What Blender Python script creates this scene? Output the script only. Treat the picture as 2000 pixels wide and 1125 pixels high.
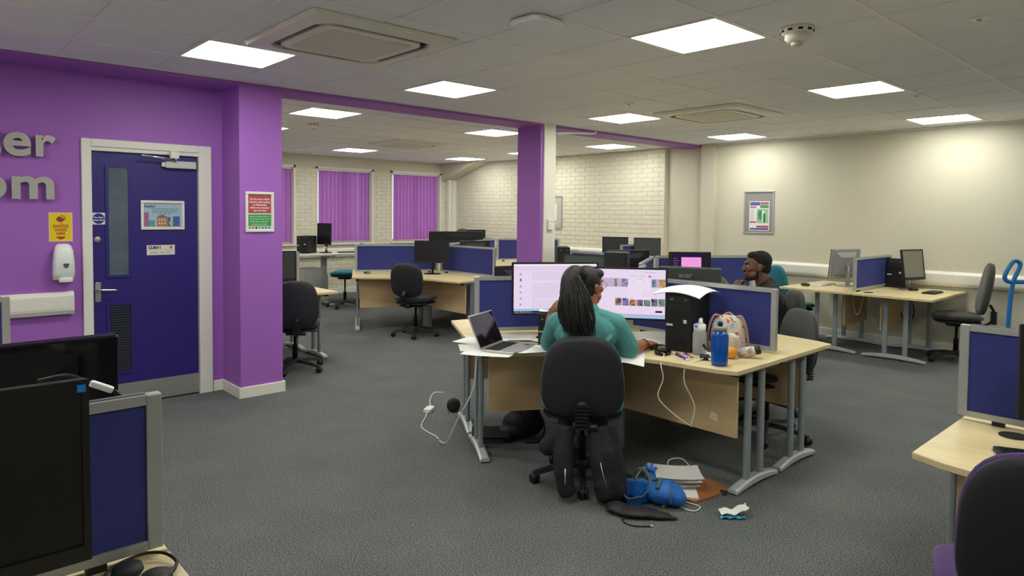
import bpy, bmesh, math, random
from mathutils import Vector, Matrix, Euler

for _o in list(bpy.data.objects):
    bpy.data.objects.remove(_o, do_unlink=True)
SC = bpy.context.scene
COL = SC.collection
R = math.radians
PI = math.pi
random.seed(7)

# ------------------------------------------------------------------ camera
CAM_H = 1.55
cam_data = bpy.data.cameras.new('camera')
cam = bpy.data.objects.new('camera', cam_data)
COL.objects.link(cam)
SC.camera = cam
cam_data.sensor_fit = 'HORIZONTAL'
cam_data.sensor_width = 36.0
cam_data.lens = 1314.33 / 2000.0 * 36.0
cam_data.shift_x = (1000.0 - 989.925) / 2000.0
cam_data.shift_y = (470.878 - 562.5) / 2000.0
cam_data.clip_start = 0.05
_yaw, _pitch, _roll = R(42.2822), R(2.3353), R(0.5465)
_f = Vector((math.sin(_yaw) * math.cos(_pitch), math.cos(_yaw) * math.cos(_pitch), -math.sin(_pitch)))
_r = Vector((math.cos(_yaw), -math.sin(_yaw), 0))
_u = _r.cross(_f)
_r2 = _r * math.cos(_roll) + _u * math.sin(_roll)
_u2 = _u * math.cos(_roll) - _r * math.sin(_roll)
cam.matrix_world = Matrix(((_r2.x, _u2.x, -_f.x, 0), (_r2.y, _u2.y, -_f.y, 0), (_r2.z, _u2.z, -_f.z, CAM_H), (0, 0, 0, 1)))

# ------------------------------------------------------------------ world, exposure
PANEL_POWER = 19.5
WORLD = bpy.data.worlds.new('sky')
SC.world = WORLD
WORLD.use_nodes = True
_bg = WORLD.node_tree.nodes['Background']
_bg.inputs[0].default_value = (0.72, 0.82, 1.0, 1)
_bg.inputs[1].default_value = 3.0
SC.view_settings.view_transform = 'Standard'
SC.view_settings.look = 'None'
SC.view_settings.gamma = 1.0
SC.view_settings.use_curve_mapping = False
SC.view_settings.exposure = 0.0

# ------------------------------------------------------------------ materials
def lin(c):
    return c / 12.92 if c <= 0.04045 else ((c + 0.055) / 1.055) ** 2.4
def rgb(h):
    h = h.lstrip('#')
    return tuple(lin(int(h[i:i + 2], 16) / 255.0) for i in (0, 2, 4)) + (1.0,)
_MATS = {}
def mat(name, col, rough=0.6, metal=0.0, noise=None, bump=None, spec=0.5, emit=None, alpha=None, trans=0.0, wave=None, sheen=0.0, coat=0.0):
    """noise=(scale, other colour, amount)   bump=(scale, strength)"""
    if name in _MATS:
        return _MATS[name]
    m = bpy.data.materials.new(name)
    m.use_nodes = True
    nt = m.node_tree
    b = nt.nodes['Principled BSDF']
    c = rgb(col) if isinstance(col, str) else col
    b.inputs['Base Color'].default_value = c
    b.inputs['Roughness'].default_value = rough
    b.inputs['Metallic'].default_value = metal
    b.inputs['Specular IOR Level'].default_value = spec
    if sheen:
        b.inputs['Sheen Weight'].default_value = sheen
    if coat:
        b.inputs['Coat Weight'].default_value = coat
    if trans:
        b.inputs['Transmission Weight'].default_value = trans
    if alpha is not None:
        b.inputs['Alpha'].default_value = alpha
    if emit:
        b.inputs['Emission Color'].default_value = rgb(emit[0]) if isinstance(emit[0], str) else emit[0]
        b.inputs['Emission Strength'].default_value = emit[1]
    tc = None
    if noise or bump or wave:
        tc = nt.nodes.new('ShaderNodeTexCoord')
    if noise:
        n = nt.nodes.new('ShaderNodeTexNoise')
        n.inputs['Scale'].default_value = noise[0]
        n.inputs['Detail'].default_value = 5
        nt.links.new(tc.outputs['Object'], n.inputs['Vector'])
        r = nt.nodes.new('ShaderNodeValToRGB')
        r.color_ramp.elements[0].position = 0.35
        r.color_ramp.elements[1].position = 0.65
        r.color_ramp.elements[0].color = c
        c2 = rgb(noise[1])
        a = noise[2]
        r.color_ramp.elements[1].color = tuple(c[i] * (1 - a) + c2[i] * a for i in range(3)) + (1,)
        nt.links.new(n.outputs['Fac'], r.inputs['Fac'])
        nt.links.new(r.outputs['Color'], b.inputs['Base Color'])
    if wave:
        # wood grain: stretched noise
        mp = nt.nodes.new('ShaderNodeMapping')
        mp.inputs['Scale'].default_value = wave[0]
        nt.links.new(tc.outputs['Object'], mp.inputs['Vector'])
        n = nt.nodes.new('ShaderNodeTexNoise')
        n.inputs['Scale'].default_value = wave[1]
        n.inputs['Detail'].default_value = 6
        nt.links.new(mp.outputs['Vector'], n.inputs['Vector'])
        r = nt.nodes.new('ShaderNodeValToRGB')
        r.color_ramp.elements[0].position = 0.3
        r.color_ramp.elements[1].position = 0.7
        r.color_ramp.elements[0].color = c
        r.color_ramp.elements[1].color = rgb(wave[2])
        nt.links.new(n.outputs['Fac'], r.inputs['Fac'])
        nt.links.new(r.outputs['Color'], b.inputs['Base Color'])
    if bump:
        n = nt.nodes.new('ShaderNodeTexNoise')
        n.inputs['Scale'].default_value = bump[0]
        n.inputs['Detail'].default_value = 3
        nt.links.new(tc.outputs['Object'], n.inputs['Vector'])
        bp = nt.nodes.new('ShaderNodeBump')
        bp.inputs['Strength'].default_value = bump[1]
        bp.inputs['Distance'].default_value = 0.01
        nt.links.new(n.outputs['Fac'], bp.inputs['Height'])
        nt.links.new(bp.outputs['Normal'], b.inputs['Normal'])
    _MATS[name] = m
    return m

def carpet_mat():
    m = bpy.data.materials.new('carpet')
    m.use_nodes = True
    nt = m.node_tree
    b = nt.nodes['Principled BSDF']
    b.inputs['Roughness'].default_value = 0.95
    b.inputs['Specular IOR Level'].default_value = 0.15
    tc = nt.nodes.new('ShaderNodeTexCoord')
    n1 = nt.nodes.new('ShaderNodeTexNoise'); n1.inputs['Scale'].default_value = 140; n1.inputs['Detail'].default_value = 4
    n2 = nt.nodes.new('ShaderNodeTexNoise'); n2.inputs['Scale'].default_value = 2.2; n2.inputs['Detail'].default_value = 3
    v = nt.nodes.new('ShaderNodeTexVoronoi'); v.inputs['Scale'].default_value = 90
    for n in (n1, n2, v):
        nt.links.new(tc.outputs['Object'], n.inputs['Vector'])
    r1 = nt.nodes.new('ShaderNodeValToRGB')
    r1.color_ramp.elements[0].position = 0.36; r1.color_ramp.elements[0].color = rgb('#474a4b')
    r1.color_ramp.elements[1].position = 0.64; r1.color_ramp.elements[1].color = rgb('#868a88')
    nt.links.new(n1.outputs['Fac'], r1.inputs['Fac'])
    r2 = nt.nodes.new('ShaderNodeValToRGB')
    r2.color_ramp.elements[0].position = 0.3; r2.color_ramp.elements[0].color = (0.82, 0.82, 0.84, 1)
    r2.color_ramp.elements[1].position = 0.7; r2.color_ramp.elements[1].color = (1.0, 0.98, 0.95, 1)
    nt.links.new(n2.outputs['Fac'], r2.inputs['Fac'])
    mx = nt.nodes.new('ShaderNodeMix'); mx.data_type = 'RGBA'; mx.blend_type = 'MULTIPLY'
    mx.inputs[0].default_value = 1.0
    nt.links.new(r1.outputs['Color'], mx.inputs[6]); nt.links.new(r2.outputs['Color'], mx.inputs[7])
    nt.links.new(mx.outputs[2], b.inputs['Base Color'])
    bp = nt.nodes.new('ShaderNodeBump'); bp.inputs['Strength'].default_value = 0.6; bp.inputs['Distance'].default_value = 0.01
    nt.links.new(v.outputs['Distance'], bp.inputs['Height']); nt.links.new(bp.outputs['Normal'], b.inputs['Normal'])
    return m

def fabric_mat(name, c1, c2, scale=260.0, rough=0.95):
    """woven cloth: two crossed diagonal waves between two close shades"""
    m = bpy.data.materials.new(name)
    m.use_nodes = True
    nt = m.node_tree
    b = nt.nodes['Principled BSDF']
    b.inputs['Roughness'].default_value = rough
    b.inputs['Specular IOR Level'].default_value = 0.2
    tc = nt.nodes.new('ShaderNodeTexCoord')
    ws = []
    for ang in (35, -35):
        mp = nt.nodes.new('ShaderNodeMapping'); mp.inputs['Rotation'].default_value = (0, R(ang), R(ang))
        nt.links.new(tc.outputs['Object'], mp.inputs['Vector'])
        w = nt.nodes.new('ShaderNodeTexWave'); w.inputs['Scale'].default_value = scale / 6.28; w.inputs['Distortion'].default_value = 1.5
        w.inputs['Detail Scale'].default_value = 2
        nt.links.new(mp.outputs['Vector'], w.inputs['Vector'])
        ws.append(w)
    mul = nt.nodes.new('ShaderNodeMath'); mul.operation = 'MULTIPLY'
    nt.links.new(ws[0].outputs['Fac'], mul.inputs[0]); nt.links.new(ws[1].outputs['Fac'], mul.inputs[1])
    r = nt.nodes.new('ShaderNodeValToRGB')
    r.color_ramp.elements[0].color = rgb(c1); r.color_ramp.elements[1].color = rgb(c2); r.color_ramp.elements[1].position = 0.7
    nt.links.new(mul.outputs[0], r.inputs['Fac']); nt.links.new(r.outputs['Color'], b.inputs['Base Color'])
    bp = nt.nodes.new('ShaderNodeBump'); bp.inputs['Strength'].default_value = 0.3; bp.inputs['Distance'].default_value = 0.004
    nt.links.new(mul.outputs[0], bp.inputs['Height']); nt.links.new(bp.outputs['Normal'], b.inputs['Normal'])
    _MATS[name] = m
    return m

def emission_mat(name, col, strength):
    m = bpy.data.materials.new(name)
    m.use_nodes = True
    nt = m.node_tree
    nt.nodes.clear()
    o = nt.nodes.new('ShaderNodeOutputMaterial')
    e = nt.nodes.new('ShaderNodeEmission')
    e.inputs[0].default_value = rgb(col) if isinstance(col, str) else col
    e.inputs[1].default_value = strength
    nt.links.new(e.outputs[0], o.inputs[0])
    _MATS[name] = m
    return m

def translucent_mat(name, col, col2, mixf=0.45):
    m = bpy.data.materials.new(name)
    m.use_nodes = True
    nt = m.node_tree
    nt.nodes.clear()
    o = nt.nodes.new('ShaderNodeOutputMaterial')
    d = nt.nodes.new('ShaderNodeBsdfDiffuse'); d.inputs[0].default_value = rgb(col)
    t = nt.nodes.new('ShaderNodeBsdfTranslucent'); t.inputs[0].default_value = rgb(col2)
    mx = nt.nodes.new('ShaderNodeMixShader'); mx.inputs[0].default_value = mixf
    nt.links.new(d.outputs[0], mx.inputs[1]); nt.links.new(t.outputs[0], mx.inputs[2]); nt.links.new(mx.outputs[0], o.inputs[0])
    _MATS[name] = m
    return m

M_PURPLE = mat('purple_paint', '#a465c2', 0.55, noise=(1.5, '#9e60bc', 0.6), bump=(180, 0.04))
M_PURPLE_D = M_PURPLE
M_CREAM = mat('cream_paint', '#d4ceba', 0.6, noise=(1.2, '#cfc9b5', 0.6), bump=(150, 0.03))
M_BRICK = mat('painted_brick', '#e0dac8', 0.6, noise=(6, '#d8d1be', 0.7), bump=(60, 0.25))
M_JOINT = mat('painted_mortar', '#ddd6c4', 0.7, bump=(90, 0.2))
M_WHITE = mat('white_gloss_paint', '#e9e7dc', 0.35)
M_REAR = mat('bounce_white_paint', '#eeede6', 0.6)  # unseen walls only, made whiter than cream to bounce light onto the ceiling
M_PVC = mat('white_plastic_trunking', '#e8e4d8', 0.4)
M_TILE = mat('ceiling_tile', '#eff1f5', 0.9, noise=(3.0, '#e8eaee', 0.5), bump=(260, 0.12))
M_GRID = mat('ceiling_grid_bar', '#f4f2ec', 0.5)
M_DARKGAP = mat('dark_gap', '#141416', 0.9)
M_NAVY = mat('navy_door_paint', '#2c1d78', 0.42, noise=(2.0, '#2a1b70', 0.5))
M_STEEL = mat('satin_steel', '#b9b8b3', 0.35, 0.7)
M_CHROME = mat('chrome', '#d8d8d6', 0.18, 1.0)
M_SILVER = mat('silver_painted_steel', '#c3c7c8', 0.4, 0.25)
M_ALU = mat('anodised_aluminium', '#b6b8b8', 0.4, 0.4)
M_MAPLE = mat('maple_laminate', '#dcc795', 0.42, wave=((1.0, 9.0, 1.0), 3.0, '#e6d5a6'))
M_MAPLE_P = mat('maple_panel', '#d9bd90', 0.5, wave=((2.0, 2.0, 9.0), 2.5, '#cfb083'))
M_BLUEFAB = fabric_mat('blue_screen_fabric', '#393f7e', '#484f94', 420)
M_BLACKP = mat('black_plastic', '#151517', 0.45)
M_BLACKM = mat('matte_black_plastic', '#1b1d21', 0.6, bump=(300, 0.05))
M_GLOSSB = mat('black_gloss', '#0c0c0e', 0.12)
M_SCREEN_OFF = mat('dark_screen', '#16191a', 0.28)
M_SCREEN_GREY = mat('matte_grey_screen', '#3a3d3b', 0.4)
M_GREYP = mat('grey_plastic', '#7d7f80', 0.5)
M_WHITEP = mat('white_plastic', '#eef0ee', 0.35)
M_PAPER = mat('white_paper', '#f1efe9', 0.8)
M_PAPER2 = mat('grey_white_paper', '#e3e1db', 0.8)
M_SILVER_L = mat('laptop_silver', '#b9b9b8', 0.35, 0.5)
M_CHAIR_BLACK = mat('black_chair_cloth', '#1e2230', 0.9, bump=(400, 0.15), sheen=0.2)
M_CHAIR_TEAL = mat('teal_chair_cloth', '#0e6f7d', 0.85, bump=(400, 0.12), sheen=0.2)
M_CHAIR_GREY = mat('charcoal_chair_cloth', '#3a3a38', 0.9, bump=(400, 0.15), sheen=0.2)
M_CHAIR_PURPLE = mat('purple_chair_cloth', '#452463', 0.9, bump=(400, 0.12), sheen=0.2)
M_WOODBROWN = mat('brown_card', '#a9743f', 0.75, noise=(9, '#8f5d30', 0.8))
M_CABLE_W = mat('white_cable', '#e9e5da', 0.5)
M_CABLE_B = mat('black_cable', '#121214', 0.5)

# ------------------------------------------------------------------ mesh builder
class MB:
    def __init__(self):
        self.v = []
        self.f = []
        self.mi = []
        self.smooth = []
    def add(self, verts, faces, mi=0, smooth=False, M=None):
        o = len(self.v)
        if M is not None:
            verts = [M @ Vector(p) for p in verts]
        self.v.extend([tuple(p) for p in verts])
        for fc in faces:
            self.f.append(tuple(i + o for i in fc))
            self.mi.append(mi)
            self.smooth.append(smooth)
        return self
    def box(self, x0, x1, y0, y1, z0, z1, mi=0, M=None):
        vs = [(x0, y0, z0), (x1, y0, z0), (x1, y1, z0), (x0, y1, z0), (x0, y0, z1), (x1, y0, z1), (x1, y1, z1), (x0, y1, z1)]
        fs = [(0, 3, 2, 1), (4, 5, 6, 7), (0, 1, 5, 4), (1, 2, 6, 5), (2, 3, 7, 6), (3, 0, 4, 7)]
        return self.add(vs, fs, mi, False, M)
    def cbox(self, c, s, mi=0, M=None):
        return self.box(c[0] - s[0] / 2, c[0] + s[0] / 2, c[1] - s[1] / 2, c[1] + s[1] / 2, c[2] - s[2] / 2, c[2] + s[2] / 2, mi, M)
    def prism(self, poly, z0, z1, mi=0, M=None, smooth=False):
        n = len(poly)
        vs = [(p[0], p[1], z0) for p in poly] + [(p[0], p[1], z1) for p in poly]
        self.add(vs, [tuple(range(n - 1, -1, -1)), tuple(range(n, 2 * n))], mi, False, M)
        o = len(self.v) - 2 * n
        for i in range(n):
            j = (i + 1) % n
            self.f.append((o + i, o + j, o + n + j, o + n + i)); self.mi.append(mi); self.smooth.append(smooth)
        return self
    def tube(self, pts, r, seg=8, mi=0, M=None, cap=True, flat=1.0):
        pts = [Vector(p) for p in pts]
        n = len(pts)
        rr = r if isinstance(r, (list, tuple)) else [r] * n
        vs, fs = [], []
        up0 = None
        for i, p in enumerate(pts):
            if i == 0: t = pts[1] - pts[0]
            elif i == n - 1: t = pts[-1] - pts[-2]
            else: t = (pts[i + 1] - pts[i - 1])
            if t.length < 1e-9: t = Vector((0, 0, 1))
            t.normalize()
            if up0 is None:
                a = Vector((0, 0, 1)) if abs(t.z) < 0.9 else Vector((1, 0, 0))
                up0 = (a - t * a.dot(t)).normalized()
            else:
                up0 = up0 - t * up0.dot(t)
                if up0.length < 1e-6:
                    a = Vector((0, 0, 1)) if abs(t.z) < 0.9 else Vector((1, 0, 0))
                    up0 = a - t * a.dot(t)
                up0.normalize()
            s = t.cross(up0)
            for k in range(seg):
                a = 2 * PI * k / seg
                vs.append(p + up0 * (math.cos(a) * rr[i] * flat) + s * (math.sin(a) * rr[i]))
        for i in range(n - 1):
            for k in range(seg):
                k2 = (k + 1) % seg
                fs.append((i * seg + k, i * seg + k2, (i + 1) * seg + k2, (i + 1) * seg + k))
        if cap:
            fs.append(tuple(range(seg - 1, -1, -1)))
            fs.append(tuple((n - 1) * seg + k for k in range(seg)))
        return self.add(vs, fs, mi, True, M)
    def lathe(self, prof, seg=20, c=(0, 0, 0), mi=0, M=None, sx=1.0, sy=1.0):
        vs, fs = [], []
        for (r, z) in prof:
            for k in range(seg):
                a = 2 * PI * k / seg
                vs.append((c[0] + r * sx * math.cos(a), c[1] + r * sy * math.sin(a), c[2] + z))
        n = len(prof)
        for i in range(n - 1):
            for k in range(seg):
                k2 = (k + 1) % seg
                fs.append((i * seg + k, i * seg + k2, (i + 1) * seg + k2, (i + 1) * seg + k))
        fs.append(tuple(range(seg - 1, -1, -1)))
        fs.append(tuple((n - 1) * seg + k for k in range(seg)))
        return self.add(vs, fs, mi, True, M)
    def ellipsoid(self, c, s, seg=16, rings=10, mi=0, M=None):
        prof = []
        vs, fs = [], []
        for i in range(rings + 1):
            t = PI * i / rings
            for k in range(seg):
                a = 2 * PI * k / seg
                rr = max(math.sin(t), 0.002)
                vs.append((c[0] + s[0] * rr * math.cos(a), c[1] + s[1] * rr * math.sin(a), c[2] - s[2] * math.cos(t)))
        for i in range(rings):
            for k in range(seg):
                k2 = (k + 1) % seg
                fs.append((i * seg + k, i * seg + k2, (i + 1) * seg + k2, (i + 1) * seg + k))
        fs.append(tuple(range(seg - 1, -1, -1)))
        fs.append(tuple(rings * seg + k for k in range(seg)))
        return self.add(vs, fs, mi, True, M)
    def grid(self, fn, nu, nv, mi=0, M=None, smooth=True, closed_u=False):
        vs = []
        for i in range(nu + 1):
            for j in range(nv + 1):
                vs.append(fn(i / nu, j / nv))
        fs = []
        for i in range(nu):
            for j in range(nv):
                a = i * (nv + 1) + j
                fs.append((a, a + nv + 1, a + nv + 2, a + 1))
        return self.add(vs, fs, mi, smooth, M)
    def cushion(self, outline, t, bend=None, mi=0, M=None, dome=0.6):
        """outline: 2D loop (x, y); a pad of thickness t in z, edges rounded, faces domed; bend(x, y) adds to z"""
        n = len(outline)
        cx = sum(p[0] for p in outline) / n
        cy = sum(p[1] for p in outline) / n
        rings = [(0.0, 1.0), (0.35, 0.98), (0.7, 0.88), (0.9, 0.62), (0.985, 0.3), (1.0, 0.0)]
        vs, fs = [], []
        levels = [(s, z) for s, z in rings] + [(s, -z) for s, z in reversed(rings[:-1])]
        for s, z in levels:
            for p in outline:
                ss = max(s, 0.004)
                x = cx + (p[0] - cx) * ss
                y = cy + (p[1] - cy) * ss
                vs.append((x, y, z * t / 2 + (bend(x, y) if bend else 0)))
        L = len(levels)
        for i in range(L - 1):
            for k in range(n):
                k2 = (k + 1) % n
                fs.append((i * n + k2, i * n + k, (i + 1) * n + k, (i + 1) * n + k2))
        return self.add(vs, fs, mi, True, M)
    def mesh(self, name, mats):
        me = bpy.data.meshes.new(name)
        me.from_pydata(self.v, [], self.f)
        if not isinstance(mats, (list, tuple)):
            mats = [mats]
        for m in mats:
            me.materials.append(m)
        me.polygons.foreach_set('material_index', self.mi)
        me.polygons.foreach_set('use_smooth', self.smooth)
        me.update()
        return me
    def build(self, name, mats, parent=None, loc=None, rot=None, bevel=None):
        return link(name, self.mesh(name, mats), parent, loc, rot, bevel)

def link(name, me, parent=None, loc=None, rot=None, bevel=None):
    o = bpy.data.objects.new(name, me)
    COL.objects.link(o)
    if parent is not None:
        o.parent = parent
    if loc is not None:
        o.location = loc
    if rot is not None:
        o.rotation_euler = rot
    if bevel:
        b = o.modifiers.new('edge', 'BEVEL')
        b.width = bevel
        b.segments = 2
        b.limit_method = 'ANGLE'
        b.angle_limit = R(40)
    return o

def thing(name, label, cat, loc=(0, 0, 0), rotz=0.0, group=None):
    o = bpy.data.objects.new(name, None)
    COL.objects.link(o)
    o.empty_display_size = 0.05
    o.location = loc
    o.rotation_euler = (0, 0, rotz)
    tag(o, label, cat, group)
    return o

def tag(o, label, cat, group=None):
    o['label'] = label
    o['category'] = cat
    if group:
        o['group'] = group
    return o

def structure(o):
    o['kind'] = 'structure'
    return o

def stuff(o):
    o['kind'] = 'stuff'
    return o

def dup(root, loc, rotz, label, group=None):
    def cp(o, parent):
        c = o.copy()
        COL.objects.link(c)
        c.parent = parent
        for ch in o.children:
            cp(ch, c)
        return c
    r = cp(root, None)
    r.location = loc
    r.rotation_euler = (0, 0, rotz)
    r['label'] = label
    if group:
        r['group'] = group
    return r

def smooth_path(pts, n=6):
    """Catmull-Rom through the points"""
    P = [Vector(p) for p in pts]
    P = [P[0] * 2 - P[1]] + P + [P[-1] * 2 - P[-2]]
    out = []
    for i in range(1, len(P) - 2):
        for k in range(n):
            t = k / n
            a, b, c, d = P[i - 1], P[i], P[i + 1], P[i + 2]
            out.append(0.5 * ((2 * b) + (c - a) * t + (2 * a - 5 * b + 4 * c - d) * t * t + (3 * b - a - 3 * c + d) * t ** 3))
    out.append(P[-2])
    return out

def cable(name, label, pts, r, m, group=None, n=6):
    mb = MB().tube(smooth_path(pts, n), r, 6)
    return tag(mb.build(name, m), label, 'cable', group)

def superellipse(w, h, n=2.6, seg=32, top=None):
    """rounded outline, width w height h centred; top scales the upper half's width"""
    out = []
    for k in range(seg):
        a = 2 * PI * k / seg
        ca, sa = math.cos(a), math.sin(a)
        x = w / 2 * math.copysign(abs(ca) ** (2 / n), ca)
        y = h / 2 * math.copysign(abs(sa) ** (2 / n), sa)
        if top is not None:
            f = (y / h + 0.5)
            x *= (1 - f) + top * f
        out.append((x, y))
    return out

def rrect(w, h, r, seg=4, cx=0, cy=0):
    out = []
    for (sx, sy, a0) in ((1, 1, 0), (-1, 1, 90), (-1, -1, 180), (1, -1, 270)):
        for k in range(seg + 1):
            a = R(a0 + 90 * k / seg)
            out.append((cx + sx * (w / 2 - r) + r * math.cos(a), cy + sy * (h / 2 - r) + r * math.sin(a)))
    return out

def text_mesh(s, size, depth=0.0, bold=0.0, align='CENTER', spacing=1.0):
    cu = bpy.data.curves.new('lettering', 'FONT')
    cu.body = s
    cu.size = size
    cu.extrude = depth
    cu.offset = bold
    cu.align_x = align
    cu.align_y = 'CENTER'
    cu.space_character = spacing
    cu.resolution_u = 6
    o = bpy.data.objects.new('lettering', cu)
    me = bpy.data.meshes.new_from_object(o)
    bpy.data.objects.remove(o)
    bpy.data.curves.remove(cu)
    me.name = 'lettering'
    return me

FACE_Y = Matrix.Rotation(R(90), 4, 'X')          # xy-plane drawings stand up, facing -Y
FACE_X = Matrix.Rotation(R(-90), 4, 'Z') @ Matrix.Rotation(R(90), 4, 'X')   # ... facing -X

def lettering(s, size, m, parent, loc, facing='Y', bold=0.0, align='CENTER', depth=0.0004, name='lettering', fit=None):
    me = text_mesh(s, size, depth, bold, align)
    if fit and len(me.vertices):
        xs = [v.co.x for v in me.vertices]
        w = max(xs) - min(xs)
        if w > fit:
            for v in me.vertices:
                v.co.x *= fit / w
    if facing == 'Y':
        me.transform(FACE_Y)
    elif facing == 'X':
        me.transform(FACE_X)
    me.materials.append(m)
    return link(name, me, parent, loc)

def remeshed(mb, voxel, smooth_it=6, fac=0.5):
    """union the shapes of mb into one continuous skin"""
    me = mb.mesh('form', [])
    o = bpy.data.objects.new('form', me)
    COL.objects.link(o)
    r = o.modifiers.new('r', 'REMESH'); r.mode = 'VOXEL'; r.voxel_size = voxel; r.use_smooth_shade = True
    s = o.modifiers.new('s', 'SMOOTH'); s.iterations = smooth_it; s.factor = fac
    dg = bpy.context.evaluated_depsgraph_get()
    out = bpy.data.meshes.new_from_object(o.evaluated_get(dg))
    bpy.data.objects.remove(o)
    bpy.data.meshes.remove(me)
    for p in out.polygons:
        p.use_smooth = True
    return out

# ------------------------------------------------------------------ the room
ZC = 2.604
XR, XRB = 8.97, 9.03          # right wall, front and back part
YD, YB = 5.93, 11.66          # door wall, window wall
YC = 5.54                     # front of columns and beam
X0, Y0 = -1.7, -3.3

fl = MB().box(X0 - 0.2, 9.3, Y0 - 0.2, 12.0, -0.12, 0.0).build('floor', carpet_mat())
structure(fl)

def wall(name, m, *boxes):
    mb = MB()
    for b in boxes:
        mb.box(*b)
    return structure(mb.build(name, m))

# door wall with its opening, the corridor side stays closed
wall('wall_door', M_PURPLE, (X0, 1.06, YD, YD + 0.14, 0, 2.75), (1.955, 2.12, YD, YD + 0.14, 0, 2.75), (1.06, 1.955, YD, YD + 0.14, 2.065, 2.75))
wall('wall_left', M_REAR, (X0 - 0.15, X0, Y0 - 0.15, YD + 0.14, 0, 2.75))
wall('wall_rear', M_REAR, (X0 - 0.15, XR + 0.2, Y0 - 0.15, Y0, 0, 2.75))
wall('wall_right', M_CREAM, (XR, XR + 0.25, Y0, YC + 0.01, 0, 2.75))
wall('wall_back_left', M_CREAM, (1.92, 2.04, YD + 0.14, YB + 0.2, 0, 2.75))
wall('wall_corridor', M_CREAM, (X0, 1.92, 7.6, 7.7, 0, 2.75), (X0 - 0.15, X0, YD + 0.14, 7.7, 0, 2.75))
col_l = wall('wall_column', M_PURPLE, (2.085, 2.445, YC, YD + 0.16, 0, 2.572))
pillar = wall('wall_pillar', M_PURPLE, (5.555, 5.79, YC, 5.93, 0, 2.572))
wall('trim_beam', M_PURPLE, (X0, 9.1, YC, 5.905, 2.572, 2.75))
casing = wall('trim_casing', M_PVC, (5.595, 5.785, YC - 0.022, YC, 0, ZC))
wall('trim_corner', M_CREAM, (8.925, XR, 5.29, 5.52, 0, ZC))
wall('wall_smooth', M_CREAM, (XRB, XRB + 0.2, YC, 6.20, 0, 2.75))

# painted brick walls: mortar core, every brick proud of it
BL, BH, BJ = 0.215, 0.065, 0.010
def brick_mesh(length, thick=0.007):
    e = 0.003
    vs, fs = [], []
    x1, z1 = length, BH
    vs = [(0, 0, 0), (x1, 0, 0), (x1, 0, z1), (0, 0, z1), (e, -thick, e), (x1 - e, -thick, e), (x1 - e, -thick, z1 - e), (e, -thick, z1 - e)]
    fs = [(4, 5, 6, 7), (0, 1, 5, 4), (1, 2, 6, 5), (2, 3, 7, 6), (3, 0, 4, 7)]
    mb = MB().add(vs, fs)
    return mb
_bm = {}
def brick_data(length):
    k = round(length, 3)
    if k not in _bm:
        _bm[k] = brick_mesh(k).mesh('brick', M_BRICK)
    return _bm[k]
def lay_courses(u0, u1, z0, z1, holes=()):
    """list of (u, z, length) for a running bond"""
    out = []
    row = 0
    z = z0
    while z + BH <= z1 + 1e-6:
        spans = [(u0, u1)]
        for (a, b, c, d) in holes:
            if z + BH > c and z < d:
                ns = []
                for (s, e) in spans:
                    if b <= s or a >= e:
                        ns.append((s, e))
                    else:
                        if a > s: ns.append((s, a))
                        if b < e: ns.append((b, e))
                spans = ns
        for (s, e) in spans:
            u = s
            first = (BL + BJ) / 2 - BJ if row % 2 else BL
            ln = first
            while u < e - 0.03:
                l2 = min(ln, e - u)
                out.append((u, z, l2))
                u += l2 + BJ
                ln = BL
        z += BH + BJ
        row += 1
    return out

WIN = [(2.58, 3.73), (4.21, 5.36), (5.83, 6.98), (7.455, 8.64)]
WZ0, WZ1 = 0.965, 2.365
wb = MB()
xs = [1.95] + [v for w in WIN for v in w] + [9.3]
for i in range(0, len(xs), 2):
    wb.box(xs[i], xs[i + 1], YB, YB + 0.22, 0, 2.75)
for a, b in WIN:
    wb.box(a, b, YB, YB + 0.22, 0, WZ0)
    wb.box(a, b, YB, YB + 0.22, WZ1, 2.75)
wall_back = structure(wb.build('wall_back', M_JOINT))
bb = MB()
for (u, z, l) in lay_courses(2.05, XRB - 0.01, 0.02, WZ1 + 0.01, [(a, b, WZ0 - 0.01, 3) for a, b in WIN]):
    m0 = brick_mesh(l)
    bb.add(m0.v, m0.f, 0, False, Matrix.Translation((u, YB, z)))
stuff(bb.build('brick_courses', M_BRICK, wall_back))
MB().box(2.04, XRB, YB - 0.016, YB, WZ1 + 0.02, 2.75).build('lintel_band', M_CREAM, wall_back)

wr = MB().box(XRB, XRB + 0.22, 6.20, YB + 0.22, 0, 2.75)
wall_brick = structure(wr.build('wall_right_back', M_JOINT))
pil = structure(MB().box(XRB - 0.075, XRB, 6.17, 6.535, 0, ZC + 0.02).build('wall_pilaster', M_JOINT))
bricks = []
for (u, z, l) in lay_courses(6.54, YB - 0.01, 0.5, ZC - 0.01):
    bricks.append((u, z, l, XRB))
bricks.sort(key=lambda b: (b[0] - 0) ** 2 + 81)
def faceX(u, z, l, X):
    # brick drawn along +x facing -y -> along -Y facing -X
    return Matrix.Translation((X, u + l, z)) @ Matrix.Rotation(R(-90), 4, 'Z')
for (u, z, l, X) in bricks[:280]:
    o = link('brick', brick_data(l), wall_brick)
    o.matrix_local = faceX(u, z, l, X)
rest = MB()
for (u, z, l, X) in bricks[280:]:
    m0 = brick_mesh(l)
    rest.add(m0.v, m0.f, 0, False, faceX(u, z, l, X))
stuff(rest.build('brick_courses', M_BRICK, wall_brick))
row = 0
z = 0.5
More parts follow.
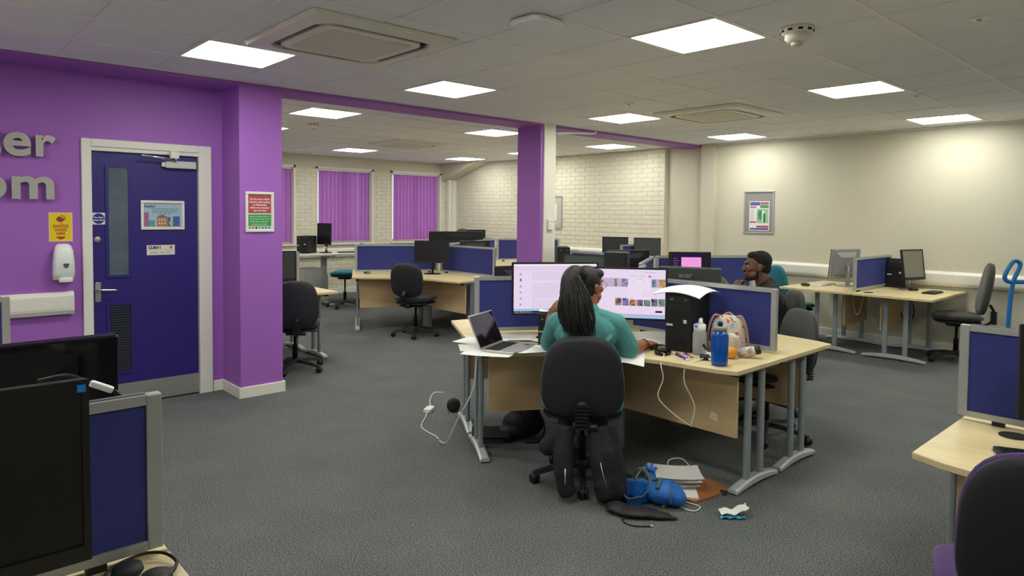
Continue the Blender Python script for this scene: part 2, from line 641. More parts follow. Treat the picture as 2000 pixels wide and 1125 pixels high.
while z + BH < ZC:
    off = 0.0 if row % 2 else 0.02
    spans = ((6.172, 6.172 + 0.215), (6.397, 6.533)) if row % 2 else ((6.172, 6.172 + 0.103), (6.285, 6.285 + 0.215), (6.51, 6.533))
    for (a, b) in spans:
        o = link('brick', brick_data(b - a), pil)
        o.matrix_local = faceX(a, z, b - a, XRB - 0.075)
    z += BH + BJ
    row += 1
# sloped haunch and boxed pipe in the far corner
hp = MB()
hp.add([(8.70, 10.45, ZC), (8.70, YB, 2.22), (8.70, YB, ZC), (XRB, 10.45, ZC), (XRB, YB, 2.22), (XRB, YB, ZC)],
       [(0, 1, 2), (3, 5, 4), (0, 3, 4, 1), (1, 4, 5, 2), (0, 2, 5, 3)])
structure(hp.build('trim_haunch', M_CREAM))
wall('trim_pipe_box', M_WHITE, (8.80, 8.875, YB - 0.12, YB - 0.02, 0, 2.40), (8.90, XRB, YB - 0.10, YB - 0.02, 0, 2.34))

# skirting boards
def skirt(name, x0, x1, y0, y1, h=0.095):
    return structure(MB().box(x0, x1, y0, y1, 0, h).build(name, M_WHITE, bevel=0.006))
skirt('baseboard_door', X0, 1.04, YD - 0.018, YD)
skirt('baseboard_door_end', 1.995, 2.085, YD - 0.018, YD)
skirt('baseboard_column_side', 2.067, 2.085, YC - 0.018, YD - 0.018)
skirt('baseboard_column', 2.085, 2.463, YC - 0.018, YC)
skirt('baseboard_column_end', 2.445, 2.463, YC, YD)
skirt('baseboard_right', XR - 0.018, XR, Y0, 5.28, 0.10)
skirt('baseboard_right_back', XRB - 0.03, XRB - 0.013, 6.55, YB, 0.10)
skirt('baseboard_back', 2.05, 8.78, YB - 0.03, YB - 0.013, 0.10)

# dado cable trunking
def trunking(name, label, L, loc, rotz, cover_at=()):
    t = thing(name, label, 'trunking', loc, rotz)
    prof = [(0, 0), (0, 0.165), (-0.028, 0.165), (-0.055, 0.135), (-0.055, 0.03), (-0.04, 0.0)]
    n = len(prof)
    mb = MB()
    vs = [(0, p[0], p[1]) for p in prof] + [(L, p[0], p[1]) for p in prof]
    fs = [tuple(range(n)), tuple(range(2 * n - 1, n - 1, -1))] + [(i, n + i, n + (i + 1) % n, (i + 1) % n) for i in range(n)]
    mb.add(vs, fs)
    mb.build('trunking_body', M_PVC, t)
    MB().box(0.002, L - 0.002, -0.058, -0.055, 0.042, 0.125).build('cover_strip', M_WHITE, t)
    for c in cover_at:
        e = MB()
        vs = [(c - 0.012, p[0] * 1.06, -0.003 + p[1] * 1.035) for p in prof] + [(c + 0.012, p[0] * 1.06, -0.003 + p[1] * 1.035) for p in prof]
        e.add(vs, fs)
        e.build('joint_cover', M_PVC, t)
    return t
trunking('wall_trunking', 'white dado trunking on the purple wall left of the door', 2.6, (0.98 - 2.6, YD, 0.772), 0, (2.588,))
trunking('wall_trunking', 'long white dado trunking along the cream wall behind the wall desks', 8.3, (XR, 5.28, 0.765), R(-90), (0.03, 2.9, 3.05))
trunking('wall_trunking', 'white dado trunking along the painted brick wall', 5.2, (XRB - 0.013, YB - 0.13, 0.80), R(-90), ())
trunking('wall_trunking', 'white trunking running under the purple-blind windows', 6.6, (2.1, YB - 0.013, 0.70), 0, (2.0, 4.4))

# ------------------------------------------------------------------ ceiling
GX, GY = 3.23674, 4.32849
BX, BY = 3.13, 6.38
def to_px(p):
    d = Vector(p) - Vector((0, 0, CAM_H))
    z = d.dot(_f)
    if z < 0.05:
        return None
    return (989.925 + 1314.33 * d.dot(_r2) / z, 470.878 - 1314.33 * d.dot(_u2) / z)
def in_view(p, m=90):
    q = to_px(p)
    return q is not None and -m < q[0] < 2000 + m and -m < q[1] < 1125 + m

def build_ceiling(name, gx, gy, xa, xb, ya, yb, skip):
    root = structure(MB().box(xa, xb, ya, yb, ZC + 0.05, ZC + 0.13).build(name, M_DARKGAP))  # unseen dark slab above the tiles, added to keep sky light out
    i0, i1 = math.floor((xa - gx) / 0.6), math.ceil((xb - gx) / 0.6)
    j0, j1 = math.floor((ya - gy) / 0.6), math.ceil((yb - gy) / 0.6)
    cache = {}
    other = MB()
    count = 0
    for i in range(i0, i1):
        for j in range(j0, j1):
            if (i, j) in skip:
                continue
            a, b = max(gx + i * 0.6 + 0.004, xa), min(gx + i * 0.6 + 0.596, xb)
            c, d = max(gy + j * 0.6 + 0.004, ya), min(gy + j * 0.6 + 0.596, yb)
            if b - a < 0.03 or d - c < 0.03:
                continue
            if in_view(((a + b) / 2, (c + d) / 2, ZC)) and count < 290:
                k = (round(b - a, 3), round(d - c, 3))
                if k not in cache:
                    e = 0.005
                    m0 = MB()
                    m0.add([(0, 0, .012), (k[0], 0, .012), (k[0], k[1], .012), (0, k[1], .012), (e, e, 0), (k[0] - e, e, 0), (k[0] - e, k[1] - e, 0), (e, k[1] - e, 0)],
                           [(4, 7, 6, 5), (0, 4, 5, 1), (1, 5, 6, 2), (2, 6, 7, 3), (3, 7, 4, 0)])
                    cache[k] = m0.mesh('ceiling_tile', M_TILE)
                link('ceiling_tile', cache[k], root, (a, c, ZC + random.uniform(0.0, 0.0025)))
                count += 1
            else:
                other.box(a, b, c, d, ZC, ZC + 0.012)
    if other.v:
        stuff(other.build('ceiling_tile_field', M_TILE, root))
    g = MB()
    w = 0.0105
    for i in range(i0, i1 + 1):
        x = gx + i * 0.6
        if xa < x < xb:
            g.box(x - 0.0035, x + 0.0035, ya, yb, ZC + 0.006, ZC + 0.02)
    for j in range(j0, j1 + 1):
        y = gy + j * 0.6
        if ya < y < yb:
            g.box(xa, xb, y - w, y + w, ZC - 0.005, ZC + 0.021)
    stuff(g.build('ceiling_grid', M_GRID, root))
    return root

F_LIGHTS = [(-3, 0), (0, 0), (4, 0), (8, 0), (0, -4), (4, -4), (8, -4)]
F_HIDDEN = [(-3, -4), (-7, -4), (-7, 0), (-3, -8), (0, -8), (4, -8), (8, -8)]
B_LIGHTS = [(0, 0), (4, 0), (8, 0), (0, 3), (8, 3), (0, 6), (4, 6), (8, 6)]
build_ceiling('ceiling', GX, GY, X0, XR, Y0, YC, set(F_LIGHTS + F_HIDDEN))
build_ceiling('ceiling', BX, BY, 2.04, XRB, 5.905, YB, set(B_LIGHTS))
structure(MB().box(X0, 1.92, YD + 0.14, 7.6, ZC, ZC + 0.1).build('ceiling', M_TILE))
structure(MB().box(XR - 0.012, XR, Y0, YC, ZC - 0.02, ZC).build('trim_wall_angle', M_GRID))

M_PANEL = emission_mat('lit_diffuser', (0.97, 0.985, 0.90, 1), PANEL_POWER)
_cl = {}
def ceiling_light(x, y, label, group='square ceiling light panels'):
    t = thing('ceiling_light', label, 'ceiling light', (x, y, ZC), 0, group)
    if not _cl:
        f = MB()
        o, i = 0.296, 0.277
        for (a, b, c, d) in ((-o, o, -o, -i), (-o, o, i, o), (-o, -i, -i, i), (i, o, -i, i)):
            f.box(a, b, c, d, -0.004, 0.03)
        _cl['f'] = f.mesh('light_frame', M_WHITE)
        _cl['d'] = MB().box(-i, i, -i, i, 0.004, 0.012).mesh('diffuser', M_PANEL)
        _cl['h'] = MB().box(-o, o, -o, o, 0.03, 0.045).mesh('light_housing', M_WHITE)
    link('light_frame', _cl['f'], t)
    link('diffuser', _cl['d'], t)
    link('light_housing', _cl['h'], t)
    return t
FL = ['bright ceiling light panel nearest the purple door wall', 'ceiling light panel in front of the purple beam, right of the big air unit',
      'ceiling light panel in line with the top of the purple pillar', 'small far ceiling light panel near the beam end at the cream wall',
      'largest ceiling light panel, left of the smoke detector', 'ceiling light panel between the largest panel and the cream wall',
      'yellowish ceiling light panel closest to the cream wall']
for (i, j), lb in zip(F_LIGHTS, FL):
    ceiling_light(GX + i * 0.6 + 0.3, GY + j * 0.6 + 0.3, lb)
for (i, j) in F_HIDDEN:
    ceiling_light(GX + i * 0.6 + 0.3, GY + j * 0.6 + 0.3, 'square ceiling light panel above the photographer', 'light panels behind the view')
BLB = ['ceiling light panel beyond the beam, just right of the purple column', 'ceiling light panel beyond the beam, left of the purple pillar',
       'ceiling light panel above the painted brick wall, right of the pillar', 'ceiling light panel cut off by the purple column edge',
       'light panel peeking out behind the left side of the purple pillar', 'ceiling light panel hidden behind the purple column near the windows',
       'thin ceiling light panel above the middle purple blind', 'thin ceiling light panel above the far corner of the back room']
for (i, j), lb in zip(B_LIGHTS, BLB):
    ceiling_light(BX + i * 0.6 + 0.3, BY + j * 0.6 + 0.3, lb)

def air_unit(x, y, label, s=0.95, tint=M_PVC):
    t = thing('air_conditioner', label, 'air conditioner', (x, y, ZC), 0, 'ceiling air conditioning units')
    h = s / 2
    # square white fascia ring with a slot opening
    outer = [(-h, -h), (h, -h), (h, h), (-h, h)]
    ring = MB()
    def rr(w, r, z, n=6):
        return [(p[0], p[1], z) for p in rrect(w, w, r, n)]
    A = rr(s, 0.02, -0.002); B = rr(s - 0.02, 0.03, -0.030); Cc = rr(s * 0.80, 0.12, -0.036); Dd = rr(s * 0.79, 0.12, 0.0)
    n = len(A)
    ring.add(A + B + Cc + Dd, [(k * n + i, (k + 1) * n + i, (k + 1) * n + (i + 1) % n, k * n + (i + 1) % n) for k in range(3) for i in range(n)], 0, False)
    ring.build('fascia', tint, t)
    MB().prism(rrect(s * 0.80, s * 0.80, 0.12, 6), -0.012, -0.004).build('air_slot', mat('air_slot_dark', '#0a1c28', 0.6), t)
    lip = MB()
    for (ang) in range(4):
        Mx = Matrix.Rotation(ang * PI / 2, 4, 'Z')
        lip.box(-s * 0.30, s * 0.30, -s * 0.385, -s * 0.355, -0.024, -0.018, 0, Mx)
    g = MB().prism(rrect(s * 0.70, s * 0.70, 0.10, 6), -0.036, -0.006)
    g.build('grille_panel', tint, t, bevel=0.004)
    MB().prism(rrect(s * 0.56, s * 0.56, 0.02, 3), -0.040, -0.035).build('intake_grille', mat('intake_grille', '#dedbd0', 0.6, bump=(500, 0.3)), t)
    for k in range(4):
        q = MB().box(-s * 0.28, s * 0.28, -s * 0.387, -s * 0.366, -0.030, -0.026)
        o = q.build('louvre', mat('louvre_grey', '#1f3a4c', 0.4), t, None, (0, 0, k * PI / 2))
    return t
air_unit(2.09, 3.74, 'large air conditioning cassette with a dark slot beside the nearest light')
air_unit(6.30, 3.72, 'air conditioning cassette above the seated man, ahead of the beam')
air_unit(5.80, 8.66, 'distant air conditioning cassette beyond the purple beam', 0.86)

def smoke_detector(x, y, label, s=1.0):
    t = thing('smoke_detector', label, 'smoke detector', (x, y, ZC), 0)
    MB().lathe([(0.072 * s, 0.0), (0.072 * s, -0.010 * s), (0.066 * s, -0.024 * s), (0.060 * s, -0.028 * s)], 24).build('detector_base', M_PVC, t)
    MB().lathe([(0.050 * s, -0.027 * s), (0.052 * s, -0.05 * s), (0.040 * s, -0.062 * s), (0.034 * s, -0.064 * s)], 24).build('detector_body', M_PVC, t)
    MB().lathe([(0.026 * s, -0.062 * s), (0.024 * s, -0.078 * s), (0.008 * s, -0.082 * s)], 16).build('sensor_cage', mat('sensor_cage', '#c9c6ba', 0.6), t)
    vents = MB()
    for k in range(10):
        a = 2 * PI * k / 10
        vents.box(0.0665 * s, 0.0705 * s, -0.010 * s, 0.010 * s, -0.022 * s, -0.012 * s, 0, Matrix.Rotation(a, 4, 'Z'))
    vents.build('vent_slots', M_DARKGAP, t)
    return t
smoke_detector(3.76, 1.735, 'round white smoke detector right of the largest ceiling light', 1.25)
smoke_detector(3.72, 7.55, 'tiny smoke detector on the back room ceiling near the column', 0.9)
t = thing('wireless_access_point', 'square white wireless access point with rounded corners on the ceiling', 'access point', (2.60, 2.635, ZC), R(3))
MB().prism(rrect(0.19, 0.19, 0.05, 6), -0.010, 0.0).build('mount', M_PVC, t)
MB().prism(rrect(0.24, 0.24, 0.06, 6), -0.040, -0.010).build('cover', M_WHITEP, t, bevel=0.008)
for (x, y, lb) in ((5.15, 3.97, 'small round ceiling plate near the second air unit'), (6.52, 1.95, 'small round ceiling plate between two lights near the cream wall'), (4.25, 0.99, 'small round ceiling plate at the right edge')):
    t = thing('ceiling_plate', lb, 'ceiling plate', (x, y, ZC), 0, 'small ceiling plates')
    MB().lathe([(0.045, 0.0), (0.045, -0.004), (0.036, -0.008)], 20).build('rim', M_WHITE, t)
    MB().lathe([(0.012, -0.008), (0.012, -0.016), (0.006, -0.018)], 12).build('nozzle', M_STEEL, t)

# ------------------------------------------------------------------ windows with vertical blinds
M_BLIND = translucent_mat('purple_blind', '#b870b4', '#c07cba', 0.35)
M_GLASS = mat('window_glass', '#dfe9f2', 0.05, trans=1.0)
for k, (a, b) in enumerate(WIN):
    w = structure(MB().box(a, b, YB + 0.10, YB + 0.135, WZ0, WZ0 + 0.05).box(a, b, YB + 0.10, YB + 0.135, WZ1 - 0.05, WZ1)
                  .box(a, a + 0.05, YB + 0.10, YB + 0.135, WZ0 + 0.05, WZ1 - 0.05).box(b - 0.05, b, YB + 0.10, YB + 0.135, WZ0 + 0.05, WZ1 - 0.05)
                  .box((a + b) / 2 - 0.025, (a + b) / 2 + 0.025, YB + 0.10, YB + 0.135, WZ0 + 0.05, WZ1 - 0.05).build('window_%d' % (k + 1), M_WHITE))
    c = (a + b) / 2
    MB().box(a + 0.05, c - 0.025, YB + 0.112, YB + 0.118, WZ0 + 0.05, WZ1 - 0.05).build('pane', M_GLASS, w)
    MB().box(c + 0.025, b - 0.05, YB + 0.112, YB + 0.118, WZ0 + 0.05, WZ1 - 0.05).build('pane', M_GLASS, w)
    MB().box(a - 0.04, b + 0.04, YB - 0.06, YB + 0.10, WZ0 - 0.035, WZ0 - 0.001).build('window_sill', M_WHITE, w)
    MB().box(a - 0.035, a + 0.002, YB - 0.018, YB + 0.02, WZ0, WZ1 + 0.03).box(b - 0.002, b + 0.035, YB - 0.018, YB + 0.02, WZ0, WZ1 + 0.03).box(a - 0.035, b + 0.035, YB - 0.018, YB + 0.02, WZ1 - 0.01, WZ1 + 0.03).build('window_reveal', M_WHITE, w)
def blind(a, b, label, gap=None):
    t = thing('vertical_blind', label, 'blind', ((a + b) / 2, YB + 0.045, WZ0 + 0.02), 0, 'purple vertical blinds')
    w = b - a
    n = int(round(w / 0.085))
    p = (w - 0.03) / n
    H = WZ1 - WZ0 - 0.06
    MB().box(-w / 2 + 0.005, w / 2 - 0.005, -0.02, 0.02, H, H + 0.035).build('head_rail', M_WHITE, t)
    for k in range(n):
        ang = 9 + random.uniform(-3, 3)
        if gap is not None and k == gap:
            ang = 20
        hw = p * 0.60
        s = MB()
        s.grid(lambda u, v: ((u - 0.5) * 2 * hw, 0.004 * math.sin(u * PI), v * (H - 0.01)), 3, 1)
        s.build('slat', M_BLIND, t, (-w / 2 + 0.015 + p * (k + 0.5), 0, 0.01), (0, 0, R(ang)))
    ch = MB()
    for k in range(n):
        x0 = -w / 2 + 0.015 + p * (k + 0.5)
        ch.tube([(x0 - p / 2, -0.02, 0.012), (x0, -0.022, 0.004), (x0 + p / 2, -0.02, 0.012)], 0.003, 5)
    ch.build('bottom_chain', M_WHITE, t)
    return t
blind(WIN[0][0] + 0.02, WIN[0][1] - 0.02, 'purple vertical blind fully hidden behind the purple column')
blind(WIN[1][0] + 0.02, WIN[1][1] - 0.02, 'leftmost purple vertical blind, partly cut off by the column')
blind(WIN[2][0] + 0.03, WIN[2][1] - 0.02, 'middle purple vertical blind with one turned slat leaving a dark line', 9)
blind(WIN[3][0] + 0.04, WIN[3][1] - 0.02, 'right-hand purple vertical blind nearest the brick corner')

# ------------------------------------------------------------------ door
d = structure(MB().box(1.11, 1.885, YD + 0.018, YD + 0.062, 0.008, 2.0).build('door_1', M_NAVY, bevel=0.003))
fr = MB()
fr.box(1.045, 1.112, YD - 0.022, YD + 0.02, 0, 2.09).box(1.885, 1.99, YD - 0.022, YD + 0.0, 0, 2.09).box(1.112, 1.885, YD - 0.022, YD + 0.02, 2.03, 2.09)
fr.build('door_architrave', M_WHITE, d, bevel=0.006)
j = MB()
j.box(1.06, 1.11, YD - 0.01, YD + 0.13, 0, 2.06).box(1.885, 1.955, YD - 0.012, YD + 0.13, 0, 2.06).box(1.06, 1.955, YD - 0.01, YD + 0.13, 2.0, 2.063)
j.build('door_lining', M_WHITE, d, bevel=0.004)
YF = YD + 0.018
M_DOORGLASS = mat('door_glass', '#55636e', 0.12, noise=(7, '#6a7882', 0.5))  # grey-blue reflection of a dim corridor painted into the pane, paler bits included
M_DOORGLASS2 = mat('door_glass_low', '#20242c', 0.18)
def vision(x0, x1, z0, z1, m, name):
    bd = MB()
    w = 0.022
    bd.box(x0 - w, x1 + w, YF - 0.010, YF, z1, z1 + w).box(x0 - w, x1 + w, YF - 0.010, YF, z0 - w, z0).box(x0 - w, x0, YF - 0.010, YF, z0, z1).box(x1, x1 + w, YF - 0.010, YF, z0, z1)
    bd.build('glazing_bead', M_NAVY, d)
    return MB().box(x0, x1, YF - 0.003, YF + 0.002, z0, z1).build(name, m, d)
vision(1.226, 1.365, 1.04, 1.88, M_DOORGLASS, 'glass_pane')
lv = vision(1.226, 1.372, 0.28, 0.805, M_DOORGLASS2, 'glass_pane')
wires = MB()
for k in range(26):
    zz = 0.29 + k * 0.02
    wires.box(1.228, 1.370, YF - 0.0055, YF - 0.003, zz, zz + 0.006)
stuff(wires.build('wire_lines', mat('wired_lines', '#39404a', 0.4), lv))
MB().box(1.112, 1.883, YF - 0.003, YF, 0.012, 0.175).build('kick_plate', M_STEEL, d)
h = MB().box(1.128, 1.168, YF - 0.008, YF, 0.838, 0.99).build('handle_plate', M_STEEL, d, bevel=0.003)
MB().tube(smooth_path([(1.148, YF - 0.008, 0.935), (1.148, YF - 0.045, 0.935), (1.175, YF - 0.055, 0.933), (1.27, YF - 0.052, 0.926)], 5), 0.010, 10).build('lever', M_CHROME, h)
MB().lathe([(0.024, 0), (0.024, 0.008), (0.016, 0.012)], 20, M=Matrix.Translation((1.148, YF, 1.321)) @ Matrix.Rotation(R(90), 4, 'X')).build('lock_cylinder', M_STEEL, d)
cl = MB().box(1.634, 1.866, YF - 0.045, YF, 1.894, 1.953).build('door_closer', mat('closer_silver', '#c9c8c4', 0.4, 0.2), d, bevel=0.004)
MB().box(1.606, 1.634, YF - 0.03, YF - 0.008, 1.905, 1.94).build('closer_cap', M_PVC, cl)
MB().box(1.66, 1.723, YD - 0.06, YD - 0.022, 1.972, 2.028).build('closer_bracket', M_PVC, cl)
MB().tube([(1.70, YD - 0.045, 1.962), (1.445, YD - 0.07, 1.982)], 0.009, 6).tube([(1.70, YD - 0.04, 1.95), (1.70, YD - 0.04, 1.975)], 0.014, 8).build('closer_arm', M_CHROME, cl)
# writing on the door
sg = MB().box(1.115, 1.204, YF - 0.002, YF, 1.437, 1.527).build('fire_door_sign', M_WHITEP, d)
MB().prism([(0.041 * math.cos(a * PI / 12), 0.041 * math.sin(a * PI / 12)) for a in range(24)], 0, 0.0008, M=Matrix.Translation((1.1595, YF - 0.002, 1.482)) @ Matrix.Rotation(R(90), 4, 'X')).build('blue_disc', mat('sign_blue', '#1f2d86', 0.5), sg)
lettering('Fire door', 0.018, M_WHITEP, sg, (1.1595, YF - 0.0032, 1.491), bold=0.0004)
lettering('keep shut', 0.018, M_WHITEP, sg, (1.1595, YF - 0.0032, 1.471), bold=0.0004)
rs = MB().box(1.494, 1.704, YF - 0.003, YF, 1.188, 1.268).build('room_number_sign', mat('sign_card', '#e9e4d6', 0.5), d)
MB().box(1.496, 1.702, YF - 0.0036, YF - 0.003, 1.226, 1.229).build('rule_line', mat('rule_beige', '#b9b19c', 0.6), rs)
lettering('CLR011', 0.030, M_GLOSSB, rs, (1.505, YF - 0.004, 1.247), bold=0.0012, align='LEFT', fit=0.09)
for (a, b) in ((1.518, 1.575), (1.588, 1.628), (1.636, 1.668)):
    MB().box(a, b, YF - 0.0038, YF - 0.003, 1.204, 1.210).build('print_line', mat('sign_grey', '#9b968a', 0.7), rs)
MB().prism([(0.013 * math.cos(a * PI / 10), 0.013 * math.sin(a * PI / 10)) for a in range(20)], 0, 0.0008, M=Matrix.Translation((1.675, YF - 0.003, 1.249)) @ Matrix.Rotation(R(90), 4, 'X')).build('crest_disc', mat('crest_gold', '#c9a45a', 0.5), rs)
MB().box(1.672, 1.678, YF - 0.0046, YF - 0.0038, 1.240, 1.258).build('crest_bar', mat('crest_red', '#8a3a2e', 0.5), rs)

# ------------------------------------------------------------------ things on the walls
M_LETTER = mat('brushed_letter_face', '#b7b6ae', 0.35, 0.45)
M_LETTER_S = mat('letter_edge', '#6d6c68', 0.5, 0.3)
def wall_letter(ch, x0, x1, z0, z1, label):
    me = text_mesh(ch, 0.3, 0.006, 0.008)
    vs = [v.co for v in me.vertices]
    ax, bx = min(v.x for v in vs), max(v.x for v in vs)
    ay, by = min(v.y for v in vs), max(v.y for v in vs)
    for v in me.vertices:
        x = (v.co.x - ax) / (bx - ax) * (x1 - x0)
        y = (v.co.y - ay) / (by - ay) * (z1 - z0)
        v.co = (x, -0.030 + (v.co.z * -1.0), y)
    me.materials.append(M_LETTER)
    t = thing('sign_letter', label, 'sign letter', (x0, YD, z0), 0, 'silver wall lettering')
    link('letter_face', me, t)
    m = MB()
    w, hh = x1 - x0, z1 - z0
    for (u, v) in ((0.12, 0.12), (0.85, 0.85), (0.5, 0.03)) if ch != 'm' else ((0.1, 0.3), (0.5, 0.3), (0.9, 0.3)):
        m.tube([(w * u, -0.025, hh * v), (w * u, 0, hh * v)], 0.003, 6)
    m.build('stand_off', M_LETTER_S, t)
    return t
wall_letter('t', 0.445, 0.560, 1.930, 2.140, "silver wall letter 't' cut by the left edge, upper word")
wall_letter('e', 0.574, 0.735, 1.926, 2.097, "silver wall letter 'e' in the upper word")
wall_letter('r', 0.762, 0.885, 1.932, 2.088, "silver wall letter 'r' ending the upper word")
wall_letter('o', 0.418, 0.588, 1.618, 1.787, "silver wall letter 'o' at the left edge, lower word")
wall_letter('m', 0.616, 0.871, 1.622, 1.786, "silver wall letter 'm' ending the lower word")

# sanitise notice
M_YEL = mat('sign_yellow', '#f0cf1e', 0.5)
M_MAROON = mat('sign_maroon', '#a5342a', 0.6)
t = thing('hand_sanitizer_sign', 'yellow notice reading SANITIZE HANDS HERE above the dispenser', 'sign', (0.91, YD, 1.312))
MB().box(-0.074, 0.074, -0.003, 0, 0, 0.214).build('sign_board', mat('sign_cream', '#efe4c0', 0.5), t)
MB().box(-0.070, 0.070, -0.0036, -0.003, 0.004, 0.210).build('yellow_field', M_YEL, t)
for k, s in enumerate(('SANITIZE', 'HANDS', 'HERE')):
    lettering(s, 0.030, M_MAROON, t, (0, -0.0042, 0.112 - k * 0.027), bold=0.0006, fit=(0.098, 0.075, 0.055)[k])
MB().prism([(-0.028, 0.036), (0.028, 0.036), (0.028, 0.028), (0.0, 0.014), (-0.028, 0.028)], 0, 0.001, M=Matrix.Translation((0, -0.0038, 0)) @ FACE_Y).build('arrow', M_MAROON, t)
hand = MB()
hand.prism([(-0.030, 0.168), (-0.012, 0.186), (0.006, 0.182), (0.012, 0.170), (0.028, 0.176), (0.032, 0.170), (0.014, 0.150), (-0.002, 0.142), (-0.022, 0.152)], 0, 0.001, M=Matrix.Translation((0, -0.0038, 0)) @ FACE_Y)
hand.prism([(0.000, 0.190), (0.030, 0.180), (0.030, 0.184), (0.002, 0.196)], 0, 0.001, M=Matrix.Translation((0, -0.0038, 0)) @ FACE_Y)
hand.prism([(0.004, 0.134), (0.008, 0.140), (0.012, 0.134), (0.008, 0.130)], 0, 0.001, M=Matrix.Translation((0, -0.0038, 0)) @ FACE_Y)
hand.build('hands_symbol', M_MAROON, t)

t = thing('soap_dispenser', 'white wall-mounted hand sanitizer dispenser under the yellow notice', 'dispenser', (0.917, YD, 1.03))
sh = MB()
def dsp(z, w, dpt, r):
    return [(p[0], p[1], z) for p in [(q[0], q[1] - dpt / 2) for q in rrect(w, dpt, r, 4)]]
secs = [dsp(0.0, 0.130, 0.070, 0.012), dsp(0.05, 0.134, 0.095, 0.02), dsp(0.14, 0.130, 0.105, 0.03), dsp(0.215, 0.118, 0.100, 0.035), dsp(0.25, 0.098, 0.085, 0.035), dsp(0.266, 0.064, 0.06, 0.025)]
n = len(secs[0])
sh.add([p for s in secs for p in s], [(k * n + i, k * n + (i + 1) % n, (k + 1) * n + (i + 1) % n, (k + 1) * n + i) for k in range(len(secs) - 1) for i in range(n)] + [tuple(range(n - 1, -1, -1)), tuple((len(secs) - 1) * n + i for i in range(n))], 0, True)
sh.build('dispenser_body', M_WHITEP, t)
lev = MB().prism([(p[0], p[1]) for p in superellipse(0.088, 0.05, 3, 24)], -0.012, 0.018, M=Matrix.Translation((0.008, -0.078, -0.004)))
lev.build('push_lever', M_WHITEP, t, bevel=0.006)
MB().prism([(-0.019, 0.018), (0.019, 0.018), (0.017, 0.0), (0.006, -0.016), (-0.006, -0.016), (-0.017, 0.0)], 0, 0.004, M=Matrix.Translation((0.008, -0.101, 0.105)) @ FACE_Y).build('level_window', mat('grey_window', '#545c60', 0.3), t, bevel=0.002)

# framed notices
def snap_frame(t, w, h, bw, facing, m, depth=0.014):
    """a moulded frame centred on the origin, standing up, facing -Y or -X"""
    for (a, b, c, e) in ((-w / 2, w / 2, -h / 2, -h / 2 + bw), (-w / 2, w / 2, h / 2 - bw, h / 2), (-w / 2, -w / 2 + bw, -h / 2 + bw, h / 2 - bw), (w / 2 - bw, w / 2, -h / 2 + bw, h / 2 - bw)):
        f = MB()
        Mx = FACE_Y if facing == 'Y' else FACE_X
        f.box(a, b, c, e, 0, depth, 0, Mx)
        f.build('frame_bar', m, t, bevel=0.004)
def flat(t, x0, x1, y0, y1, z, m, name, facing='Y'):
    Mx = FACE_Y if facing == 'Y' else FACE_X
    return MB().box(x0, x1, y0, y1, z - 0.0006, z, 0, Mx).build(name, m, t)

t = thing('framed_notice', 'white-framed Hello! notice with a painted street scene on the navy door', 'notice', (1.616, YF, 1.511))
snap_frame(t, 0.328, 0.236, 0.022, 'Y', M_WHITE)
pr = flat(t, -0.145, 0.145, -0.098, 0.098, 0.003, mat('notice_sky', '#a9c4d4', 0.5), 'notice_print')
for (a, b, c, e, cl_, nm) in ((-0.142, -0.105, -0.092, 0.022, '#a8659a', 'pink_block'), (-0.105, -0.06, -0.092, -0.042, '#4aa6a6', 'teal_bush'), (-0.045, 0.032, -0.092, -0.012, '#b97a55', 'brown_house'),
                              (0.034, 0.058, -0.092, -0.015, '#3f6fb0', 'blue_house'), (0.075, 0.128, -0.092, -0.010, '#3567a8', 'blue_house'), (-0.145, 0.145, -0.098, -0.090, '#8aa07c', 'grass_strip')):
    flat(t, a, b, c, e, 0.0040 if nm != 'grass_strip' else 0.0044, mat('notice_' + cl_[1:], cl_, 0.6), nm)
MB().prism([(-0.050, -0.012), (-0.006, 0.001), (0.037, -0.012)], 0, 0.0006, M=Matrix.Translation((0, -0.004, 0)) @ FACE_Y).build('house_roof', mat('notice_roof', '#5a5468', 0.6), t)
MB().prism([(0.062 + 0.016 * math.cos(a * PI / 8), -0.064 + 0.020 * math.sin(a * PI / 8)) for a in range(16)], 0, 0.0008, M=Matrix.Translation((0, -0.004, 0)) @ FACE_Y).build('yellow_tree', mat('notice_tree', '#b9c24c', 0.6), t)
for (x, z) in ((-0.028, -0.038), (-0.008, -0.038), (0.014, -0.038), (-0.028, -0.066), (-0.008, -0.068), (0.014, -0.066)):
    flat(t, x - 0.005, x + 0.005, z - 0.007, z + 0.007, 0.0048, mat('notice_pane', '#e7d6c6', 0.6), 'house_window')
lettering('Hello!', 0.034, mat('ink_blue', '#274a63', 0.6), t, (-0.098, -0.0042, 0.070), bold=0.0006)
ln = MB()
for k, (a, b) in enumerate(((-0.088, 0.120), (-0.076, 0.112), (-0.082, 0.105), (-0.038, 0.055))):
    x = a
    while x < b - 0.01:
        l = random.uniform(0.012, 0.032)
        ln.box(x, min(x + l, b), 0.049 - k * 0.0145, 0.054 - k * 0.0145, 0, 0.0005, 0, Matrix.Translation((0, -0.0036, 0)) @ FACE_Y)
        x += l + 0.006
stuff(ln.build('text_lines', mat('ink_soft', '#5a7a90', 0.6), t))

